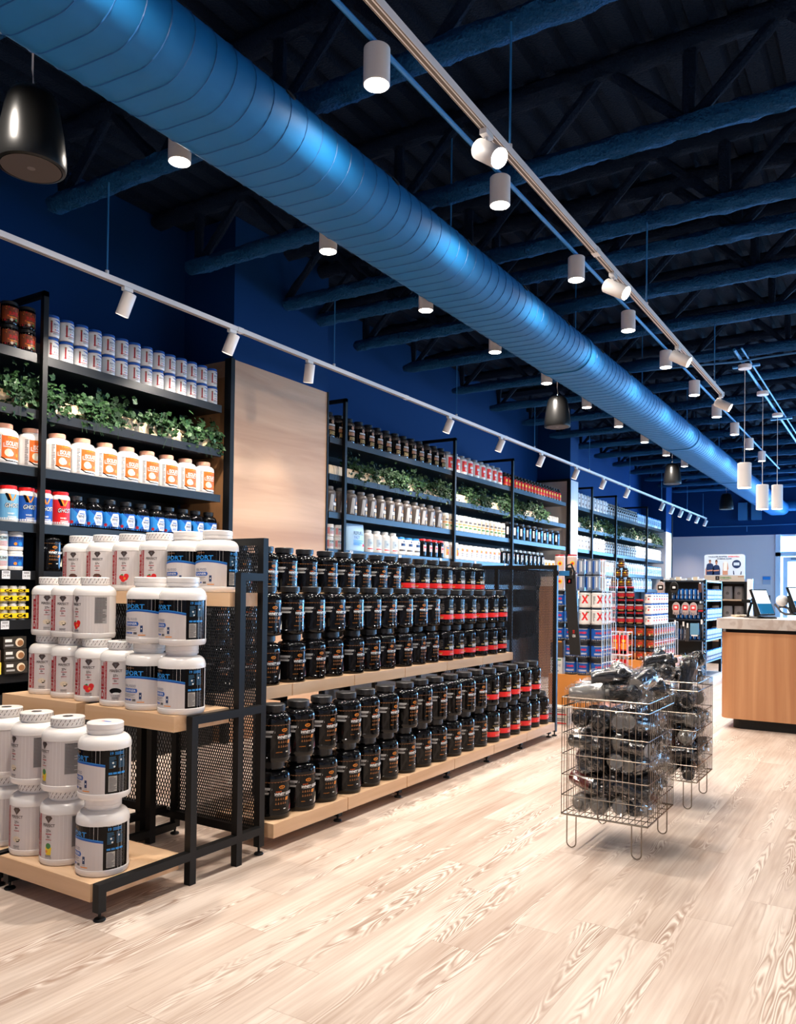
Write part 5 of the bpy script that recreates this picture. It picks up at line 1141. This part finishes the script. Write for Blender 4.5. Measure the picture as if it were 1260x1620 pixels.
# hanging lifting belt
t = thing('lifting_belt', 'long black lifting belt hanging from the bracket at the far gondola end', 'lifting belt', (-2.545, 6.98, 0))
m = MB(); pts = [(.0, 0, 1.50), (.012, 0, 1.30), (.03, 0, 1.05), (.05, 0, .86), (.058, 0, .74)]
def ribbon(pts, w, th, mt):
    prev = None
    for p in pts:
        v = [m.bm.verts.new((p[0]+a*w, p[1]+b_*th, p[2])) for a, b_ in ((-1, -1), (1, -1), (1, 1), (-1, 1))]
        if prev:
            for i in range(4): m.face([prev[i], prev[(i+1) % 4], v[(i+1) % 4], v[i]], mt)
        else: m.face(v[::-1], mt)
        prev = v
    m.face(prev, mt)
ribbon(pts, .05, .008, bump(mat('belt_webbing', (.012, .010, .009), .8), 120, .4, .003)); m.build('strap', t)
MB().box(-.04, .035, -.012, .016, 1.49, 1.53, blackm).tube([(-.03, 0, 1.50), (-.02, -.02, 1.55), (.02, -.02, 1.56), (.045, -.01, 1.49), (.035, -.012, 1.44)], .009, blackm, 8).tube([(.028, -.016, 1.52), (.036, -.022, 1.49), (.030, -.02, 1.46)], .004, chrome, 6).build('buckle', t)
f = Flat(); f.rect(-.026, 1.385, .022, 1.43, blk_lab, 1).text('B', -.002, 1.395, .022, red_p, 2, bold=.04, shear=.2).text('SBD', .045, .935, .03, red_p, 2, w=.02).text('USA', .048, .90, .026, wht, 2, w=.03, bold=.03)
me = f.mesh('print'); me.transform(Matrix.Translation((0, -.010, 0))); add('print', me, t)
br = MB().box(-2.645, -2.545, 6.965, 6.995, 1.455, 1.50, bluepipe); tag(br.build('display_bracket', smooth=False), 'short blue steel bracket at the gondola end holding the black belt', 'bracket')
# box stacks standing on the floor behind gondola end
for k in range(2):
    P = box_proto(.26, .2, .085, mat('carton_white', (.72, .66, .60), .5), lambda f, w, h: f.rect(-w*.45, h*.15, w*.45, h*.3, red_p, 1).lines(-w*.4, w*.4, h*.45, h*.85, 2, grayp, 1))
    place(P, 'shipping_carton', (-2.90, 8.05-.42+.0*k, .0+.086*k), .1, ['white printed carton on the floor beyond the gondola', 'white printed carton stacked on the floor carton beyond the gondola'][k], 'carton', 'cartons beyond the gondola')

# ================================================================ ACCESSORY RACK
t = thing('accessory_rack', 'black perforated rack with hanging gloves and rows of blue cans', 'display rack', (0, 0, 0))
AX0, AX1, AY0, AY1, AZ = -3.12, -2.45, 12.5, 13.75, 1.52
for x in (AX0, AX1-.04):
    for y in (AY0, AY1-.04): MB().box(x, x+.04, y, y+.04, .04, AZ, black).build('post', t, smooth=False)
for z in (.30, .62, .93, 1.22, AZ-.01): MB().box(AX0+.04, AX1, AY0+.02, AY1, z-.022, z, mat('rack_shelf', (.02, .03, .045), .4)).build('shelf_board', t, smooth=False)
MB().box(AX0+.04, AX1-.08, AY0+.13, AY0+.15, .06, AZ, blackm).build('back_panel', t, smooth=False)
MB().box(AX0, AX1+.06, AY0-.02, AY1+.1, .0, .06, wirew).build('base_deck', t, smooth=False)
pf = MB()
for k in range(24): pf.box(AX1-.026, AX1-.014, AY0-.0015, AY0, .1+.058*k, .125+.058*k, lblue)
pf.build('slotted_strip', t, smooth=False)
can = Proto(); can.add('can', MB().lathe([(0, 0), (.027, 0), (.03, .006), (.03, .150), (.024, .16), (.025, .163), (.022, .161), (0, .161)], mat('can_blue', (.015, .12, .42), .22, .6), 16).mesh('can'))
f = Flat(); f.rect(-.018, .02, -.004, .145, mat('can_white', (.70, .80, .9), .3), 1).rect(.008, .02, .014, .145, lblue, 1).rect(-.03, .06, .03, .08, navy, 2); can.add('label', f.mesh('label', .0298, step=.01))
lv = ['floor', 'second', 'third', 'fourth']; n_c = 0
for li, z in enumerate((.30, .62, .93, 1.22)):
    for k in range(18): place(can, 'drink_can', (AX1-.045+.03, AY0+.07+.064*k, z), R90, f'tall blue can on the accessory rack side, {lv[li]} shelf, {ORD[k]} from the gloves', 'can', 'blue cans on the rack side')
    for k in range(6 if li in (1, 2) else 7 if li == 3 else 0): place(can, 'drink_can', (AX1-.11-.062*k, AY0+.065, z), 0, f'tall blue can on the accessory rack front, {lv[li]} shelf, {ORD[k]} from the strip', 'can', 'blue cans on the rack front')
def glove(x, z, c1, c2, lab, w=.062):
    t = thing('glove_pack', lab, 'gloves', (x, AY0-.045, z), 0, 'hanging glove packs')
    MB().lathe([(0, -.012), (w, -.012), (w+.004, 0), (w, .012), (0, .012)], c1, 22, Matrix.Rotation(PI/2, 4, 'X') @ Matrix.Diagonal((1, 1.35, 1, 1))).build('glove_cuff', t)
    m = MB()
    for k in range(4): m.cyl((-.036+.024*k, 0, -.05), (-.040+.026*k, 0, -.115+.008*abs(k-1.5)), .0115, c1, 8, rb=.009)
    m.build('glove_fingers', t)
    MB().box(-w*.62, w*.62, -.016, -.012, -.035, .035, c2).box(-w*.35, w*.35, -.018, -.016, -.015, .018, wht).build('label_card', t, smooth=False)
    MB().cyl((0, 0, .065), (0, .06, .075), .003, chrome, 6).build('hanging_hook', t)
gp = mat('glove_pale', (.45, .36, .34), .6)
for k, x in enumerate((-3.10, -2.90)): glove(x, 1.40, (gp, blackm)[k], blk_lab, f'pale-edged dark glove pack on the upper hooks, {ORD[k]} from the white tubs')
for k, x in enumerate((-2.87, -2.735, -2.62)): glove(x, 1.10, gp, red_p, f'glove pack with red card on the middle hooks, {ORD[k]} from the white tubs', .056)
t = thing('wrap_pack', 'black and red wrist wrap pack hanging beside the red-carded gloves', 'wrist wraps', (-2.52, AY0-.03, 1.03)); MB().box(-.042, .042, -.01, .01, 0, .14, blackm).box(-.034, .034, -.013, -.01, .05, .12, grayp).box(-.034, .034, -.013, -.01, .015, .04, dred).box(-.01, .01, -.01, .0, .14, .17, wht).build('pack_card', t, smooth=False)
t = thing('wrap_pack', 'thin brown pack hanging by the slotted strip on the top hooks', 'wrist wraps', (-2.53, AY0-.03, 1.33)); MB().box(-.022, .022, -.01, .01, 0, .13, brown_p).box(-.01, .01, -.01, 0, .13, .15, wht).build('pack_card', t, smooth=False)
t = thing('gym_towel', 'light blue folded towel hanging low on the accessory rack', 'towel', (-2.60, AY0-.05, .70))
MB().box(-.06, .06, -.015, .015, 0, .17, mat('towel_blue', (.12, .30, .45), .8)).box(-.045, .045, -.017, .017, -.02, 0, wht).build('towel_cloth', t, smooth=False)
for k, (x, z, w_) in enumerate(((-2.76, .62, .035), (-2.70, .60, .02), (-2.50, .66, .05), (-2.88, .64, .04))):
    t = thing('strap_bundle', f'dark lifting strap bundle hanging around the light blue towel, {ORD[k]} from the white tubs', 'straps', (x, AY0-.045, z), 0, 'lifting straps on the rack')
    m = MB()
    for i in range(4): m.tube([(-w_+w_*2*i/3, 0, .22), (-w_+w_*2*i/3+.004, -.008, .12), (-w_+w_*2*i/3-.004, 0, 0)], .008, (grayp, blackm)[i % 2], 6)
    m.build('strap_webbing', t); MB().cyl((0, -.01, .235), (0, .045, .245), .003, chrome, 6).build('hanging_hook', t); MB().box(-.012, .012, -.012, -.008, .20, .27, wht).build('label_card', t, smooth=False)
t = thing('green_tub', 'small green tub with yellow mark at the foot of the accessory rack', 'tub', (-2.70, AY0-.10, .26))
MB().lathe([(0, 0), (.055, 0), (.058, .01), (.058, .10), (.06, .105), (.06, .13), (0, .132)], mat('tub_green', (.09, .22, .05), .4), 18).build('body', t); MB().box(-.008, .012, -.062, -.058, .03, .07, yellow).build('label_mark', t, smooth=False)
t = thing('rack_riser', 'low black riser under the green tub', 'riser', (-2.72, AY0-.12, 0)); MB().box(-.25, .25, -.09, .09, 0, .258, blackm).build('riser_box', t, smooth=False)
for k in range(7):
    t = thing('small_carton', f'small pale carton lying on top of the accessory rack, {ORD[k]} along', 'carton', (-3.05+.085*k, AY0+.12+.01*(k % 3), AZ-.01), 0, 'cartons on top of the rack'); MB().box(-.034, .034, -.05, .05, 0, .03+.012*(k % 3), (wht, silver, cream)[k % 3]).build('carton_body', t, smooth=False)

# ================================================================ CABINET, POSTER
CX0, CX1, CYY = -3.14, -2.42, 16.0
t = thing('display_cabinet', 'black framed cabinet of grey bags standing before the grey wall', 'cabinet', (0, 0, 0))
MB().box(CX0, CX0+.04, CYY, CYY+.45, 0, 1.55, black).box(CX1-.04, CX1, CYY, CYY+.45, 0, 1.55, black).box(CX0+.04, CX1-.04, CYY, CYY+.45, 1.51, 1.55, black).box(CX0+.04, CX1-.04, CYY+.43, CYY+.45, .1, 1.51, mat('cabinet_back', (.10, .065, .045), .6)).build('carcass', t, smooth=False)
for z in (.45, .85, 1.22): MB().box(CX0+.04, CX1-.04, CYY+.02, CYY+.43, z-.03, z, mat('cabinet_shelf', (.42, .30, .20), .5)).build('shelf_board', t, smooth=False)
MB().box(CX0+.04, CX1-.04, CYY+.02, CYY+.43, 0, .1, black).build('base', t, smooth=False)
MB().box(CX1+.005, CX1+.045, CYY, CYY+.4, 0, 1.60, white).box(CX1+.045, CX1+.10, CYY+.0, CYY+.05, 1.25, 1.60, white).build('side_trim', t, smooth=False)
greyb = mat('bag_grey', (.30, .28, .27), .35, .3)
for zi, z in enumerate((1.22, .85, .45)):
    for k in range(3):
        t = thing('product_pouch', f'grey foil bag in the cabinet, {["top", "middle", "bottom"][zi]} shelf, {ORD[k]} from the accessory rack', 'bag', (CX0+.16+.20*k, CYY+.18, z), 0, 'grey bags in the cabinet')
        MB().lathe([(0, 0), (.085, 0), (.09, .03), (.085, .19), (.08, .24), (0, .245)], greyb, 12, Matrix.Diagonal((1, .4, 1, 1))).build('pouch_body', t)
        MB().lathe([(0, 0), (.03, 0), (.03, .003)], grayp, 14, Matrix.Translation((0, -.035, .11)) @ Matrix.Rotation(PI/2, 4, 'X')).build('label_spot', t)
t = thing('promo_poster', 'white rounded promotional board with two people standing on the cabinet', 'poster', (-2.812, 15.99, 1.55))
pw, ph = .715, .51
m = MB(); pts = [(x-pw/2, y) for x, y in rrect(0, pw, 0, ph, .045)]; m.prism(pts, .02, mat('poster_ice', (.62, .74, .88), .4)); m.build('board', t, smooth=False)
skin = mat('print_skin', (.55, .27, .18), .6)
f = Flat()
f.rect(-pw/2, -.0, pw/2, .115, mat('poster_beige', (.50, .42, .34), .5), 1)
f.text('YOURGOER ADOPTED', -.12, .455, .022, navy, 2, w=.34, bold=.03).text('EVERWELL', .17, .455, .022, red_p, 2, w=.20, bold=.03).text('COMING ALIVE!', -.0, .415, .024, navy, 2, w=.26, bold=.03)
for (x, h_, s_) in ((-.255, .40, 1), (-.14, .37, .9)):
    f.disc(x, h_-.02, .021*s_, skin, 3, ry=.028*s_).poly([(x-.075*s_, .125), (x+.075*s_, .125), (x+.072*s_, .24), (x+.055*s_, .305*s_+.02), (x+.02, .335*s_+.01), (x-.02, .335*s_+.01), (x-.055*s_, .305*s_+.02), (x-.072*s_, .24)], navy, 2)
    f.rect(x-.008, h_-.062, x+.008, h_-.035, skin, 3)
    f.poly([(x-.05, .19), (x+.05, .20), (x+.05, .222), (x-.05, .212)], skin, 4)
f.disc(-.255, .397, .022, brown_p, 4, ry=.012).disc(-.14, .375, .022, brown_p, 2, ry=.036).poly([(-.335, .12), (-.318, .12), (-.320, .24), (-.338, .24)], skin, 3)
f.poly([(-.03, .125), (.065, .125), (.06, .21), (.075, .24), (.06, .35), (-.02, .35), (-.02, .24), (-.03, .2)], skin, 2).poly([(-.015, .20), (.05, .20), (.055, .375), (-.01, .375)], wht, 3)
f.disc(.215, .325, .078, navy, 2, 24).rect(.165, .30, .265, .355, mat('poster_ice2', (.5, .62, .75), .4), 3).poly([(.16, .13), (.18, .13), (.17, .20), (.155, .205)], navy, 2).poly([(.28, .13), (.30, .13), (.305, .19), (.29, .19)], navy, 2)
f.rect(-.155, .03, -.085, .10, blk_lab, 2).disc(-.12, .065, .02, grayp, 3).text('EVERWELL', .03, .055, .032, green_p, 2, w=.20, bold=.04).lines(-.06, .09, .03, .045, 1, grayp, 2).rect(.24, .085, .34, .098, amber, 2)
add('print', f.mesh('print', off=.0012), t, (0, -.0008, 0))
t = thing('wall_switch_panel', 'small blue and white control panel on the grey wall beside the door', 'control panel', (-2.93, YB-.02, 1.72)); MB().box(-.09, .09, 0, .02, -.02, .06, lblue).box(-.09, .09, 0, .02, -.14, -.03, mat('panel_grey', (.4, .46, .56), .5)).build('panel_box', t, smooth=False)
t = thing('wall_socket_box', 'small dark box low on the grey wall beside the door', 'wall box', (-2.93, YB-.03, 1.2)); MB().box(-.09, .09, 0, .03, -.06, .10, mat('box_dark', (.06, .04, .05), .5)).build('box_body', t, smooth=False)
# open fixture of boxes at the end of the long wall shelving
P = box_proto(.22, .3, .075, mat('carton_cream', (.72, .62, .55), .5), lambda f, w, h: f.rect(-w*.45, h*.12, w*.45, h*.25, dred, 1).lines(-w*.4, w*.4, h*.4, h*.85, 3, grayp, 1))
for l in range(2):
    for k in range(2): place(P, 'supplement_carton', (-4.62+.0*k, 11.9+.4*k, 1.40+.076*l), R90, f'cream carton with red strip on a riser at the wall shelving end, {["lower", "upper"][l]}, {ORD[k]} along', 'carton', 'cream cartons at the shelving end')
t = thing('carton_riser', 'pale riser carrying cream cartons in front of the wall shelving', 'riser'); MB().box(-4.76, -4.46, 11.7, 12.5, 0, 1.40, wood('riser_wood', srgb(190, 140, 100), srgb(160, 112, 76), 'Z')).build('riser_box', t, smooth=False)
for l in range(3):
    for k in range(3):
        place(shr_can, 'supplement_tub', (-4.62, 12.72+.125*k, 1.20+.212*l-.0), R90, f'peach tub with red lid on the tall riser by the pale column, {["lower", "middle", "upper"][l]}, {ORD[k]} along', 'tub', 'peach tubs by the pale column')
t = thing('tub_riser', 'dark riser carrying peach tubs by the pale column', 'riser'); MB().box(-4.70, -4.54, 12.62, 13.06, 0, 1.20, blackm).build('riser_box', t, smooth=False)
